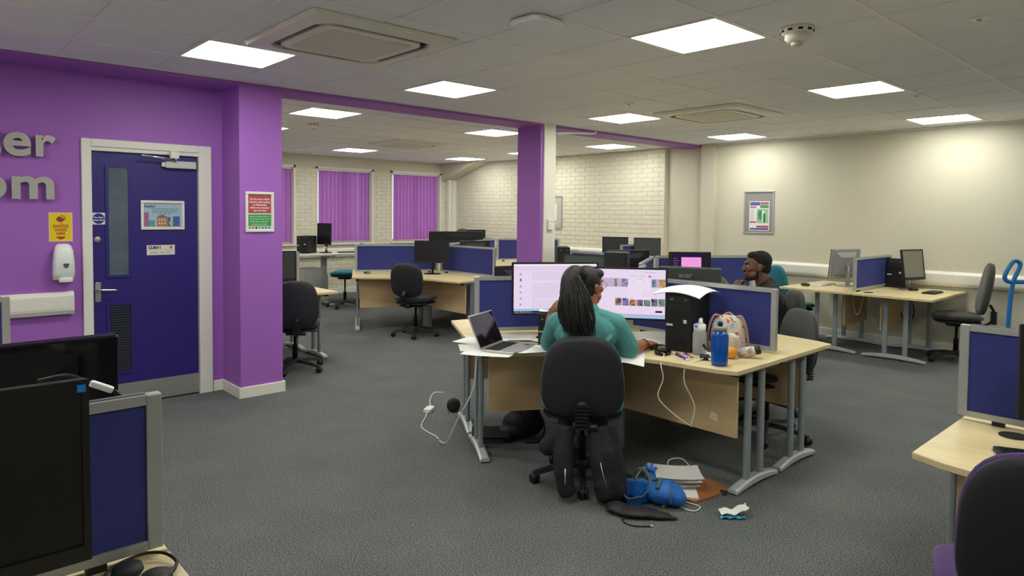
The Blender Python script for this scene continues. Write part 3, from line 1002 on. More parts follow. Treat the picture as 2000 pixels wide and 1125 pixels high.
t = thing('framed_notice', 'white-framed red and green fire door notice on the purple column', 'notice', (2.250, YC, 1.545))
snap_frame(t, 0.240, 0.334, 0.021, 'Y', M_WHITE)
flat(t, -0.1, 0.1, -0.147, 0.147, 0.003, M_PAPER, 'notice_print')
flat(t, -0.096, 0.096, -0.012, 0.142, 0.004, mat('notice_red', '#b8464e', 0.5), 'red_field')
flat(t, -0.096, 0.096, -0.118, -0.020, 0.004, mat('notice_green', '#3f9a5c', 0.5), 'green_field')
for k, s in enumerate(('The fire doors will be', 'locked in this building', 'on Wednesday', 'afternoons, between', '1pm and 4pm')):
    lettering(s, 0.0205, M_WHITEP, t, (0, -0.0046, 0.105 - k * 0.0235), bold=0.0004, fit=(0.172, 0.176, 0.12, 0.162, 0.115)[k])
gl = MB()
for k, (a, b) in enumerate(((-0.083, 0.083), (-0.08, 0.085), (-0.084, 0.084), (-0.07, 0.07))):
    x = a
    while x < b - 0.008:
        l = random.uniform(0.01, 0.03)
        gl.box(x, min(x + l, b), -0.042 - k * 0.0215, -0.035 - k * 0.0215, 0, 0.0006, 0, Matrix.Translation((0, -0.004, 0)) @ FACE_Y)
        x += l + 0.005
stuff(gl.build('text_lines', mat('notice_lightgreen', '#a8d49a', 0.6), t))
for k, c in enumerate(('#8a8f8c', '#c2566a', '#3d3d3d', '#6fae74', '#3f7fb8', '#3f7fb8', '#5f86b6')):
    flat(t, -0.094 + k * 0.027, -0.094 + k * 0.027 + 0.021, -0.141, -0.124, 0.0042, mat('emblem' + c[1:], c, 0.5), 'emblem')

# framed map on the cream wall
t = thing('framed_poster', 'silver-framed grey board with a coloured campus map on the cream wall', 'poster', (XR, 4.615, 1.602))
snap_frame(t, 0.45, 0.60, 0.022, 'X', M_ALU)
flat(t, -0.205, 0.205, -0.28, 0.28, 0.003, mat('grey_board', '#8f8f8b', 0.7), 'grey_board', 'X')
flat(t, -0.14, 0.155, -0.255, 0.155, 0.005, M_PAPER, 'map_sheet', 'X')
def mp(a, b, c, e, col, nm, z=0.006):
    flat(t, a, b, c, e, z, mat('map' + col[1:], col, 0.6), nm, 'X')
mp(-0.13, 0.02, 0.095, 0.145, '#5560a8', 'map_title'); mp(0.025, 0.145, 0.105, 0.145, '#b0708a', 'map_panel'); mp(0.02, 0.145, 0.06, 0.10, '#4f9a5e', 'map_panel')
mp(-0.13, -0.035, 0.060, 0.085, '#c97084', 'map_panel'); mp(-0.03, 0.14, -0.15, 0.05, '#9fc8a4', 'map_field'); mp(-0.13, -0.04, -0.15, -0.125, '#c05a76', 'map_panel')
mp(-0.03, 0.145, -0.215, -0.185, '#b8567a', 'map_panel'); mp(-0.13, 0.145, -0.245, -0.220, '#4a5aa0', 'map_foot')
mp(0.0, 0.045, -0.10, 0.03, '#3f8f76', 'map_wood', 0.0068); mp(0.07, 0.10, -0.14, -0.02, '#2f7f4e', 'map_wood', 0.0068); mp(-0.02, 0.0, -0.06, 0.0, '#5fae9a', 'map_wood', 0.0068)
mp(0.055, 0.066, -0.14, -0.01, '#eef2e4', 'map_road', 0.0072)
MB().prism([(0.066 + 0.018 * math.cos(a * PI / 8), 0.005 + 0.018 * math.sin(a * PI / 8)) for a in range(16)], 0.0068, 0.0074, M=FACE_X).build('map_ring', mat('map_ringc', '#eef2e4', 0.6), t)
ml = MB()
for k in range(12):
    ml.box(-0.128, -0.128 + random.uniform(0.05, 0.085), 0.04 - k * 0.013, 0.044 - k * 0.013, 0.005, 0.0058, 0, FACE_X)
stuff(ml.build('text_lines', mat('map_text', '#9a9a98', 0.6), t))

t = thing('framed_poster', 'silver-framed notice on the brick wall half hidden by the pillar', 'poster', (XRB - 0.013, 8.72, 1.59))
snap_frame(t, 0.60, 0.60, 0.03, 'X', M_ALU)
flat(t, -0.272, 0.272, -0.272, 0.272, 0.003, mat('grey_board2', '#bcbab4', 0.7), 'grey_board', 'X')
flat(t, -0.22, 0.16, -0.22, 0.15, 0.005, M_PAPER, 'notice_sheet', 'X')
flat(t, 0.06, 0.14, -0.20, -0.16, 0.006, M_GLOSSB, 'print_block', 'X')
flat(t, 0.07, 0.11, -0.12, -0.08, 0.006, M_GREYP, 'print_block', 'X')

# light switch on the pillar casing, thin surface conduit below the beam
t = thing('light_switch', 'small white light switch on the casing of the purple pillar', 'light switch', (5.69, YC - 0.022, 1.425))
MB().box(-0.042, 0.042, -0.022, 0, -0.065, 0.065).build('back_box', M_PVC, t, bevel=0.004)
MB().box(-0.036, 0.036, -0.028, -0.022, -0.058, 0.058).build('faceplate', M_WHITEP, t, bevel=0.003)
MB().box(-0.010, 0.010, -0.034, -0.028, -0.025, 0.012).build('rocker', M_WHITEP, t)
MB().box(0.006, 0.016, -0.030, -0.028, 0.030, 0.040).build('indicator', mat('red_dot', '#b03a30', 0.4), t)
cable('conduit', 'thin white conduit running from the pillar casing along the beam', [(5.78, YC - 0.03, 2.50), (6.1, YC - 0.03, 2.53), (6.45, YC - 0.03, 2.556), (6.5, YC - 0.03, 2.59)], 0.012, M_PVC)

# ------------------------------------------------------------------ furniture builders
ZT = 0.72                    # desk top height
M_FOOT = M_SILVER
M_SILVER_D = mat('grey_steel_post', '#98a1a5', 0.4, 0.3)
M_RUB = mat('black_rubber', '#101011', 0.7)

def foot_mesh(L):
    """arched silver foot along +x from 0 to L, highest in the middle"""
    n = 10
    vs, fs = [], []
    for i in range(n + 1):
        u = i / n
        x = L * u
        top = 0.030 + 0.030 * math.sin(PI * u)
        bot = 0.008 + 0.016 * math.sin(PI * u)
        w = 0.030
        vs += [(x, -w, bot), (x, w, bot), (x, w, top - 0.008), (x, w * 0.6, top), (x, -w * 0.6, top), (x, -w, top - 0.008)]
    for i in range(n):
        for k in range(6):
            k2 = (k + 1) % 6
            fs.append((i * 6 + k, (i + 1) * 6 + k, (i + 1) * 6 + k2, i * 6 + k2))
    fs += [(0, 1, 2, 3, 4, 5), tuple(n * 6 + k for k in (5, 4, 3, 2, 1, 0))]
    return MB().add(vs, fs)

_fm = {}
def leg_frame(desk, p0, p1):
    """end frame: foot from p0 to p1 on the floor, two posts; two parts with sub-parts"""
    p0, p1 = Vector(p0), Vector(p1)
    d = p1 - p0
    L = d.length
    ang = math.atan2(d.y, d.x)
    key = round(L, 3)
    if key not in _fm:
        ft = foot_mesh(L).mesh('foot', M_FOOT)
        po = MB().prism(rrect(0.050, 0.030, 0.012, 3), 0.035, ZT - 0.03).mesh('leg_post', M_SILVER_D)
        gl = MB().lathe([(0.018, 0), (0.020, 0.010)], 12).mesh('glide', M_RUB)
        ra = MB().box(0, L, -0.022, 0.022, ZT - 0.053, ZT - 0.0255).mesh('top_rail', M_SILVER_D)
        rc = MB().box(-0.012, 0.0, -0.024, 0.024, ZT - 0.056, ZT - 0.0255).box(L, L + 0.012, -0.024, 0.024, ZT - 0.056, ZT - 0.0255).mesh('rail_cap', M_RUB)
        _fm[key] = (ft, po, gl, ra, rc)
    ft, po, gl, ra, rc = _fm[key]
    f = link('foot', ft, desk, p0, (0, 0, ang))
    for u in (0.36, 0.68):
        link('leg_post', po, desk, p0 + d * u, (0, 0, ang))
    for u in (0.05, 0.95):
        link('glide', gl, f, (L * u, 0, -0.0005))
    r = link('top_rail', ra, desk, p0, (0, 0, ang))
    link('rail_cap', stuffless(rc), r)
    return f
def stuffless(m):
    return m

def grommet(desk, x, y, rot=0):
    MB().prism([(0.048 * math.cos(a * PI / 12), 0.048 * math.sin(a * PI / 12)) for a in range(24)], 0, 0.004).build('cable_port', M_BLACKM, desk, (x, y, ZT), (0, 0, rot))

W3, D3 = 1.2, 0.6
def corner_desk_mesh():
    """120 degree desk: wings at 0 and 120 degrees from the pod centre at the origin"""
    b = Vector((math.cos(R(60)), math.sin(R(60))))
    s = Vector((-b.y, b.x))
    v2 = Vector((math.cos(R(120)), math.sin(R(120))))
    n2 = Vector((math.cos(R(30)), math.sin(R(30))))
    P = [Vector((0.004, 0.004)), Vector((W3, 0.004)), Vector((W3, D3))]
    c1 = Vector((W3, D3)); c2 = v2 * W3 + n2 * D3
    # concave front edge between the two corners
    m = 14
    for k in range(1, m):
        u = k / m
        p = c1.lerp(c2, u)
        e = min(1.0, min(u, 1 - u) / 0.36)
        dip = 0.16 * (e * e * (3 - 2 * e))
        P.append(p - b * dip)
    P += [c2, v2 * W3 + n2 * 0.004]
    return [(p.x, p.y) for p in P]
_c3 = {}
def corner_desk(cx, cy, ang, label, group='three-way desk clusters'):
    t = thing('corner_desk', label, 'desk', (cx, cy, 0), R(ang), group)
    if not _c3:
        _c3['top'] = MB().prism(corner_desk_mesh(), ZT - 0.025, ZT).mesh('desk_top', M_MAPLE)
        off = 0.43
        meet = off / math.sin(R(60))
        L = (W3 - 0.10) - meet * math.cos(R(60))
        _c3['mod'] = MB().box(0, L, -0.009, 0.009, 0.30, ZT - 0.026).mesh('modesty_panel', M_MAPLE_P)
        _c3['modx'] = meet * math.cos(R(60))
        _c3['L'] = L
    o = link('desk_top', _c3['top'], t, bevel=0.003)
    x = _c3['modx']
    link('modesty_panel', _c3['mod'], t, (x, 0.43, 0))
    v2 = Vector((math.cos(R(120)), math.sin(R(120)))); n2 = Vector((math.cos(R(30)), math.sin(R(30))))
    p = v2 * (x + 0.012) + n2 * 0.43
    link('modesty_panel', _c3['mod'], t, (p.x, p.y, 0), (0, 0, R(120)))
    e = 0.07
    leg_frame(t, (W3 - e, 0.02, 0), (W3 - e, 0.50, 0))
    q0 = v2 * (W3 - e) + n2 * 0.02; q1 = v2 * (W3 - e) + n2 * 0.50
    leg_frame(t, (q0.x, q0.y, 0), (q1.x, q1.y, 0))
    b = Vector((math.cos(R(60)), math.sin(R(60)))) * 0.42
    MB().prism(rrect(0.10, 0.10, 0.02, 3), 0.0, ZT - 0.026).build('centre_leg', M_SILVER_D, t, (b.x, b.y, 0), (0, 0, R(60)))
    grommet(t, W3 - 0.20, 0.11)
    g = v2 * (W3 - 0.20) + n2 * 0.11
    grommet(t, g.x, g.y, R(120))
    return t

_ds = {}
def desk_screen(x, y, ang, L, label, z0=None, h=0.375, group='blue desk screens'):
    """free-standing blue fabric screen clamped along a desk joint, from (x, y) in direction ang"""
    z0 = ZT + 0.018 if z0 is None else z0
    t = thing('desk_screen', label, 'desk screen', (x, y, z0), R(ang), group)
    k = (round(L, 3), round(h, 3))
    w, d = 0.034, 0.015
    if k not in _ds:
        _ds[k] = (MB().box(w, L - w, -0.008, 0.008, w * 0.7, h - w * 0.7).mesh('fabric_panel', M_BLUEFAB),
                  MB().box(0, w, -d, d, 0, h).mesh('side_post', M_ALU),
                  MB().box(w, L - w, -d, d, 0, w * 0.7).mesh('rail', M_ALU),
                  MB().box(-0.02, 0.02, -d, d, -0.018, 0.0).mesh('clamp', M_BLACKM),
                  MB().box(0, L - 2 * w, -0.004, 0.004, 0, 0.004).mesh('groove', M_GREYP))
    fp, sp, ra, cl_, gr = _ds[k]
    link('fabric_panel', fp, t)
    link('side_post', sp, t, bevel=0.003)
    link('side_post', sp, t, (L - w, 0, 0), bevel=0.003)
    link('rail', ra, t)
    r2 = link('rail', ra, t, (0, 0, h - w * 0.7))
    link('groove', gr, r2, (w, 0, w * 0.7))
    link('clamp', cl_, t, (0.12, 0, 0))
    link('clamp', cl_, t, (L - 0.14, 0, 0))
    return t

def straight_desk(x, y, ang, w, dpt, label, group=None, sides=(True, True), inset=(0.22, 0.08)):
    """rectangular desk; local x along the width 0..w, user side at -y (depth -dpt..0)"""
    t = thing('straight_desk', label, 'desk', (x, y, 0), R(ang), group)
    MB().box(0, w, -dpt, -0.003, ZT - 0.025, ZT).build('desk_top', M_MAPLE, t, bevel=0.003)
    if sides[0]:
        leg_frame(t, (inset[0], -0.03, 0), (inset[0], -dpt + 0.12, 0))
    if sides[1]:
        leg_frame(t, (w - inset[1], -0.03, 0), (w - inset[1], -dpt + 0.12, 0))
    MB().box(inset[0] + 0.06, w - inset[1] - 0.06, -0.20, -0.182, 0.30, ZT - 0.026).build('modesty_panel', M_MAPLE_P, t)
    grommet(t, 0.18, -0.11)
    return t

def office_chair(loc, face, label, back=M_CHAIR_BLACK, shell=None, seat=None, bw=0.45, bh=0.52, bz=0.82, sz=0.49, top=0.80, recline=6, base_rot=10, group='office swivel chairs', hang=None):
    """swivel chair; face = direction (degrees) the sitter looks; bz = centre height of the back"""
    seat = seat or back
    shell = shell or M_BLACKM
    t = thing('office_chair', label, 'chair', (loc[0], loc[1], 0), R(face - 90), group)
    # seat pad with a waterfall front edge
    so = superellipse(0.48, 0.46, 3.4, 32)
    MB().cushion(so, 0.085, lambda x, y: -0.9 * max(0, y - 0.10) ** 2 + 0.25 * x * x, M=Matrix.Translation((0, 0.0, sz))).build('seat', seat, t)
    MB().cushion(superellipse(0.45, 0.43, 3.4, 28), 0.04, M=Matrix.Translation((0, 0, sz - 0.045))).build('seat_shell', M_BLACKM, t)
    # back rest: cushion standing up
    Mb = Matrix.Translation((0, -0.245, bz)) @ Matrix.Rotation(R(recline), 4, 'X') @ Matrix.Rotation(R(90), 4, 'X')
    bo = superellipse(bw, bh, 3.0, 36, top)
    bend = lambda x, y: 0.28 * x * x + 0.10 * y * y
    MB().cushion(bo, 0.075, lambda x, y: -bend(x, y), M=Mb).build('backrest', back, t)
    bo2 = superellipse(bw * 0.985, bh * 0.985, 3.0, 36, top)
    MB().cushion(bo2, 0.05, lambda x, y: -bend(x, y) + 0.022, M=Mb).build('back_shell', shell, t)
    # support bar from under the seat up behind the back, with ribbed bellows
    pts = smooth_path([(0, -0.06, sz - 0.075), (0, -0.22, sz - 0.085), (0, -0.315, sz - 0.03), (0, -0.325, sz + 0.07), (0, -0.290, bz - bh * 0.30)], 5)
    bar = MB().tube(pts, 0.024, 8, flat=0.55).build('back_bar', M_BLACKM, t)
    for k in range(7):
        zz = sz - 0.06 + k * 0.020
        MB().box(-0.036, 0.036, -0.350, -0.300, zz, zz + 0.013).build('bellows_rib', M_BLACKP, bar)
    MB().lathe([(0.018, 0), (0.018, 0.05), (0.012, 0.055)], 10, M=Matrix.Translation((0.03, -0.325, sz - 0.05)) @ Matrix.Rotation(R(90), 4, 'Y')).build('back_knob', M_BLACKP, t)
    MB().box(-0.09, 0.09, -0.10, 0.10, sz - 0.10, sz - 0.062).build('tilt_mechanism', M_BLACKM, t, bevel=0.01)
    MB().tube([(0.08, 0.02, sz - 0.085), (0.22, 0.03, sz - 0.095)], 0.006, 6).build('height_lever', M_BLACKP, t)
    MB().lathe([(0.026, 0.09), (0.026, 0.24), (0.030, 0.245), (0.030, 0.25), (0.014, 0.25), (0.014, sz - 0.09)], 14).build('gas_column', M_BLACKP, t)
    b = MB().lathe([(0.045, 0.075), (0.048, 0.10), (0.034, 0.118), (0.028, 0.12)], 16).build('base_hub', M_BLACKM, t)
    if 'arm' not in _ds:
        arm = MB()
        n = 8
        vs, fs = [], []
        for i in range(n + 1):
            u = i / n
            x = 0.03 + 0.265 * u
            z = 0.098 - 0.040 * u * u
            hw = 0.026 - 0.010 * u
            ht = 0.020 - 0.006 * u
            vs += [(x, -hw, z - ht), (x, hw, z - ht), (x, hw * 0.7, z + ht * 0.6), (x, -hw * 0.7, z + ht * 0.6)]
        for i in range(n):
            for k in range(4):
                fs.append((i * 4 + k, (i + 1) * 4 + k, (i + 1) * 4 + (k + 1) % 4, i * 4 + (k + 1) % 4))
        fs += [(0, 1, 2, 3), (n * 4 + 3, n * 4 + 2, n * 4 + 1, n * 4)]
        arm.add(vs, fs)
        _ds['arm'] = arm.mesh('base_arm', M_BLACKM)
        w = MB()
        for s in (-1, 1):
            w.lathe([(0.014, -0.009), (0.027, -0.007), (0.028, 0.006), (0.018, 0.010)], 14, M=Matrix.Translation((0, s * 0.014, 0.028)) @ Matrix.Rotation(R(90), 4, 'X'))
        w.ellipsoid((0, 0, 0.040), (0.024, 0.017, 0.020), 10, 6)
        w.lathe([(0.007, 0.04), (0.007, 0.066)], 8)
        _ds['cas'] = w.mesh('caster', M_BLACKP)
    for k in range(5):
        a = R(base_rot + 72 * k)
        am = link('base_arm', _ds['arm'], t, None, (0, 0, a))
        link('caster', _ds['cas'], am, (0.285, 0, 0), (0, 0, random.uniform(0, 6)))
    return t

def monitor(loc, face, label, w=0.52, h=0.31, zb=0.10, tilt=4, screen=None, stand=True, z=None, bezel=M_BLACKP, back=M_BLACKM, chin=0.02, group='computer monitors', stand_mat=M_BLACKP, name='monitor', roundfoot=True, thick=0.035, cover=True):
    """display; face = direction (degrees) the screen looks; zb = height of lower edge above the desk; the parts' frame: screen towards -Y"""
    z = ZT if z is None else z
    t = thing(name, label, 'monitor', (loc[0], loc[1], z), R(face + 90), group)
    Mt = Matrix.Translation((0, 0, zb + h / 2)) @ Matrix.Rotation(R(-tilt), 4, 'X')
    hs = MB().box(-w / 2, w / 2, -0.004, thick * 0.5, -h / 2, h / 2, 0, Mt).build('monitor_case', back, t, bevel=0.006)
    vs = [(-w * 0.36, thick * 0.5, -h * 0.36), (w * 0.36, thick * 0.5, -h * 0.36), (w * 0.36, thick * 0.5, h * 0.40), (-w * 0.36, thick * 0.5, h * 0.40),
          (-w * 0.24, thick * 1.3, -h * 0.26), (w * 0.24, thick * 1.3, -h * 0.26), (w * 0.24, thick * 1.3, h * 0.24), (-w * 0.24, thick * 1.3, h * 0.24)]
    if cover:
        MB().add(vs, [(7, 6, 5, 4), (0, 1, 5, 4)[::-1], (1, 2, 6, 5)[::-1], (2, 3, 7, 6)[::-1], (3, 0, 4, 7)[::-1]], 0, False, Mt).build('rear_cover', back, hs)
    bz = 0.012
    f = MB()
    f.box(-w / 2, w / 2, -0.010, -0.004, h / 2 - bz, h / 2, 0, Mt).box(-w / 2, w / 2, -0.010, -0.004, -h / 2, -h / 2 + bz + chin, 0, Mt)
    f.box(-w / 2, -w / 2 + bz, -0.010, -0.004, -h / 2 + bz + chin, h / 2 - bz, 0, Mt).box(w / 2 - bz, w / 2, -0.010, -0.004, -h / 2 + bz + chin, h / 2 - bz, 0, Mt)
    f.build('bezel', bezel, t)
    sc = MB().box(-w / 2 + bz, w / 2 - bz, -0.0055, -0.004, -h / 2 + bz + chin, h / 2 - bz, 0, Mt).build('screen', screen or M_SCREEN_OFF, t)
    if stand:
        MB().tube([(0, 0.055, 0.012), (0, 0.052, zb + h * 0.2), (0, 0.045, zb + h * 0.42)], [0.030, 0.026, 0.026], 8, flat=0.45).build('stand_neck', stand_mat, t)
        MB().box(-0.04, 0.04, 0.015, 0.06, zb + h * 0.38, zb + h * 0.52).build('stand_mount', stand_mat, t)
        if roundfoot:
            MB().lathe([(0.118, 0.0005), (0.118, 0.006), (0.105, 0.012), (0.03, 0.018)], 28, (0, 0.04, 0), sy=0.8).build('stand_foot', stand_mat, t)
        else:
            MB().prism(rrect(0.24, 0.17, 0.02, 3, 0, 0.04), 0.0005, 0.014).build('stand_foot', stand_mat, t, bevel=0.004)
    t['_h'] = h; t['_w'] = w
    return t, Mt, sc

def keyboard(loc, face, label, m=M_BLACKM, group='computer keyboards', w=0.44):
    t = thing('keyboard', label, 'keyboard', (loc[0], loc[1], ZT), R(face - 90), group)
    MB().prism(rrect(w, 0.135, 0.012, 3), 0.0005, 0.016).build('key_tray', m, t, bevel=0.003)
    ks = MB()
    nk = int(w / 0.0205)
    for r_ in range(5):
        for c in range(nk):
            x = -w / 2 + 0.016 + c * 0.0195
            ks.box(x, x + 0.0165, -0.052 + r_ * 0.0205, -0.052 + r_ * 0.0205 + 0.017, 0.016, 0.021)
    stuff(ks.build('keys', M_BLACKP if m is not M_WHITEP else M_PAPER2, t))
    return t
def mouse(loc, face, label, m=M_BLACKP, group='computer mice'):
    t = thing('mouse', label, 'mouse', (loc[0], loc[1], ZT), R(face - 90), group)
    MB().cushion(superellipse(0.062, 0.108, 2.4, 22), 0.034, lambda x, y: 0.004 - 1.2 * y * y, M=Matrix.Translation((0, 0, 0.018))).build('mouse_shell', m, t)
    MB().box(-0.003, 0.003, 0.018, 0.036, 0.03, 0.037).build('wheel', M_GREYP, t)
    return t

def pc_tower(loc, face, label, w=0.175, h=0.36, dpt=0.38, z=None, group='computer towers', m=M_BLACKM):
    z = ZT if z is None else z
    t = thing('computer_tower', label, 'computer', (loc[0], loc[1], z), R(face + 90), group)
    MB().box(-w / 2, w / 2, -dpt / 2 + 0.014, dpt / 2, 0.004, h).build('case', m, t, bevel=0.003)
    f = MB().box(-w / 2, w / 2, -dpt / 2, -dpt / 2 + 0.014, 0.004, h).build('front_bezel', M_BLACKP, t, bevel=0.004)
    y = -dpt / 2
    for k, zz in enumerate((h - 0.055, h - 0.105)):
        o = MB().box(-w * 0.42, w * 0.42, y - 0.003, y, zz, zz + 0.042).build('drive_bay', M_BLACKM, f, bevel=0.002)
    MB().box(w * 0.22, w * 0.30, y - 0.005, y - 0.003, h - 0.038, h - 0.030).build('eject_button', M_GREYP, f)
    MB().box(-w * 0.32, -w * 0.20, y - 0.005, y - 0.003, h - 0.036, h - 0.030).build('drive_mark', M_STEEL, f)
    MB().box(w * 0.18, w * 0.30, y - 0.003, y, h * 0.50, h * 0.56).build('power_button', M_PAPER2, f)
    MB().box(-w * 0.46, -w * 0.22, y - 0.002, y, h * 0.44, h * 0.475).build('maker_badge', M_PAPER2, f)
    for k in range(4):
        MB().box(-0.02, 0.05, y - 0.002, y, h * 0.10 + k * 0.012, h * 0.10 + k * 0.012 + 0.005).build('vent_slot', M_DARKGAP, f)
    MB().box(-w * 0.4, w * 0.4, -dpt / 2 + 0.03, dpt / 2 - 0.03, 0.0, 0.004).build('feet', M_RUB, t)
    return t

def sheet(name, label, loc, ang, w=0.21, h=0.297, curl=0.0, z=None, m=M_PAPER, group=None, n=1, cat='paper'):
    """a sheet (or thin pile) of paper lying flat, gently curled"""
    z = ZT if z is None else z
    ph = random.random() * 6
    mb = MB()
    th = 0.0006 * n
    fn = lambda u, v: ((u - 0.5) * w, (v - 0.5) * h, th + curl * ((u - 0.5) ** 2 + (v - 0.5) ** 2) * 2 + 0.0016 * (1 + math.sin(5 * u + ph) * math.cos(4 * v)))
    mb.grid(fn, 10, 12)
    mb.grid(lambda u, v: (fn(1 - u, v)[0], fn(1 - u, v)[1], fn(1 - u, v)[2] - th), 10, 12)
    o = mb.build(name, m, None, (loc[0], loc[1], z + 0.0004), (0, 0, R(ang)))
    return tag(o, label, cat, group)

# ------------------------------------------------------------------ desk clusters
def wing(c, ang, start=0.03):
    return (c[0] + math.cos(R(ang)) * start, c[1] + math.sin(R(ang)) * start)
def cluster(c, a0, desk_labels, screen_labels, Ls=(1.09, 1.09, 1.09)):
    for k in range(3):
        a = a0 + 120 * k
        if desk_labels[k]:
            corner_desk(c[0], c[1], a, desk_labels[k])
        if screen_labels[k]:
            w = wing(c, a)
            desk_screen(w[0], w[1], a, Ls[k], screen_labels[k])
PA, PE, PB, PF, PG = (3.91, 3.0), (5.99, 4.262), (5.65, 7.6), (7.75, 8.83), (3.25, -0.43)
cluster(PA, -90, ('maple corner desk the man in black sits at', 'maple corner desk behind the woman\'s two bright monitors', 'large maple corner desk the woman in teal works at'),
        ('blue desk screen behind the flowered backpack and blue bottle', 'blue desk screen hidden behind the bright monitors', 'blue desk screen behind the open laptop'))
cluster(PE, 90, ('maple corner desk beyond the woman\'s bright monitors', 'maple corner desk between the woman\'s cluster and the pink monitor', 'maple corner desk behind the seated man'),
        ('blue desk screen running back towards the brick wall', 'blue desk screen sloping towards the woman\'s monitors', 'blue desk screen behind the seated man\'s head'), (1.15, 1.15, 1.15))
cluster(PB, -90, ('maple corner desk beside the purple pillar', 'maple corner desk at the back of the cluster near the windows', 'maple corner desk with the black chair, beyond the purple column'),
        ('blue desk screen ending just left of the purple pillar', 'blue desk screen running back from the far cluster\'s centre', 'wide blue desk screen left of the single dark monitor'), (1.14, 1.14, 1.14))
cluster(PF, 90, ('maple corner desk below the right-hand window blind', 'maple corner desk in front of the far monitors', 'maple corner desk along the painted brick wall'),
        ('short blue desk screen in front of the right-hand blind', 'blue desk screen under the wide far monitor', 'blue desk screen pointing at the brick wall'), (1.14, 1.14, 1.14))
corner_desk(PG[0], PG[1], 90, 'maple desk in the right foreground with the purple-edged chair')
w = wing(PG, 90)
desk_screen(w[0], w[1], 90, 1.18, 'blue desk screen at the right edge of the foreground')
corner_desk(PG[0], PG[1], -30, 'maple desk behind the right foreground desk screen')

# straight desks
WD = 'desks against the cream wall'
straight_desk(7.72, 2.885, 0, 1.20, 0.78, 'straight maple desk at the cream wall with the tilted grey monitor', WD, inset=(0.28, 0.12))
straight_desk(8.92, 2.895, 180, 1.20, 0.80, 'straight maple desk at the cream wall with the silver all-in-one computer', WD, inset=(0.12, 0.28))
desk_screen(7.80, 2.89, 0, 1.10, 'short blue desk screen between the two wall desks', h=0.36)
straight_desk(2.06, 6.98, 0, 1.36, 0.60, 'straight maple desk just past the purple column, behind the black chair', 'desks behind the column', inset=(0.3, 0.08))
straight_desk(3.42, 6.99, 180, 1.36, 0.60, 'straight maple desk facing the windows behind the purple column', 'desks behind the column', inset=(0.08, 0.3))
desk_screen(2.20, 6.985, 0, 1.07, 'blue desk screen peeking out behind the purple column')
straight_desk(-1.12, 1.745, 0, 1.60, 0.62, 'maple desk in the left foreground under the big dark monitor', 'desks in the left foreground', inset=(0.3, 0.10))
straight_desk(0.48, 1.755, 180, 1.60, 0.60, 'maple desk behind the left foreground desk screen', 'desks in the left foreground', inset=(0.10, 0.3))
desk_screen(-0.85, 1.75, 0, 1.315, 'close blue woven desk screen in the left foreground')
straight_desk(-1.2, 4.13, 0, 1.60, 0.60, 'maple desk by the purple wall, hidden behind the left monitor', 'desks by the purple wall', inset=(0.3, 0.3))
desk_screen(-0.8, 4.14, 0, 1.215, 'blue desk screen at the extreme left edge below the white trunking')
straight_desk(8.93, 6.95, -90, 1.30, 0.68, 'straight maple desk below the painted brick wall', 'desks under the brick wall', inset=(0.1, 0.1))
desk_screen(8.06, 6.32, 0, 0.80, 'small blue desk screen in front of the brick wall monitors', h=0.36)

# sit-stand desk by the windows
t = thing('standing_desk', 'white height-adjustable desk below the middle window blind', 'desk', (5.35, 10.42, 0), R(-3))
MB().box(-0.60, 0.85, -0.35, 0.40, 0.835, 0.86).build('desk_top', mat('white_laminate', '#dcd8cc', 0.4), t, bevel=0.004)
for s in (-0.02, 0.72):
    MB().box(s - 0.06, s + 0.06, -0.02, 0.06, 0.07, 0.50).build('outer_column', mat('pale_grey_steel', '#b3b3ae', 0.45, 0.2), t, bevel=0.004)
    MB().box(s - 0.045, s + 0.045, -0.005, 0.045, 0.50, 0.80).build('inner_column', mat('pale_grey_steel', '#b3b3ae'), t)
    MB().box(s - 0.05, s + 0.05, -0.32, 0.36, 0.80, 0.835).build('top_bracket', mat('pale_grey_steel', '#b3b3ae'), t)
    f = foot_mesh(0.70)
    f.build('foot', mat('pale_grey_steel', '#b3b3ae'), t, (s, -0.35, 0), (0, 0, R(90)))
MB().box(-0.44, -0.12, -0.16, 0.16, 0.30, 0.62).build('cable_box', mat('pale_grey_steel', '#b3b3ae'), t)

# ------------------------------------------------------------------ chairs
office_chair((2.95, 2.575), 41, 'black-backed swivel chair with teal seat the woman sits on', M_CHAIR_BLACK, M_BLACKM, M_CHAIR_TEAL, bw=0.50, bh=0.46, bz=0.658, sz=0.46, top=0.80, recline=2, base_rot=200)
office_chair((2.87, 6.22), 68, 'black swivel chair just right of the purple column', bw=0.44, bh=0.46, bz=0.67, sz=0.46, top=0.86, base_rot=30, recline=2)
office_chair((4.84, 7.02), 28, 'black round-backed swivel chair at the far cluster left of the pillar', bw=0.45, bh=0.43, bz=0.72, sz=0.47, top=0.95, base_rot=5)
office_chair((8.45, 2.07), 112, 'charcoal swivel chair with arched back at the right-hand wall desk', M_CHAIR_GREY, M_CHAIR_GREY, M_CHAIR_GREY, bw=0.44, bh=0.56, bz=0.80, sz=0.49, top=0.72, recline=9, base_rot=50)
office_chair((8.42, 3.86), -22, 'teal swivel chair with tall teal back at the wall desk', M_CHAIR_TEAL, M_CHAIR_TEAL, M_CHAIR_TEAL, bw=0.42, bh=0.48, bz=0.70, sz=0.43, top=0.68, base_rot=30)
office_chair((5.09, 2.58), 134, 'dark grey swivel chair the man in black sits on', M_CHAIR_GREY, M_CHAIR_GREY, M_CHAIR_GREY, bw=0.44, bh=0.46, bz=0.74, sz=0.46, top=0.85, base_rot=14)
office_chair((4.51, 2.235), 150, 'grey dome-backed chair tucked in beside the seated man', mat('mid_grey_chair', '#4a4c4d', 0.85, bump=(400, .1)), mat('mid_grey_chair', '#4a4c4d'), M_CHAIR_GREY, bw=0.46, bh=0.44, bz=0.68, sz=0.45, top=0.72, base_rot=0)
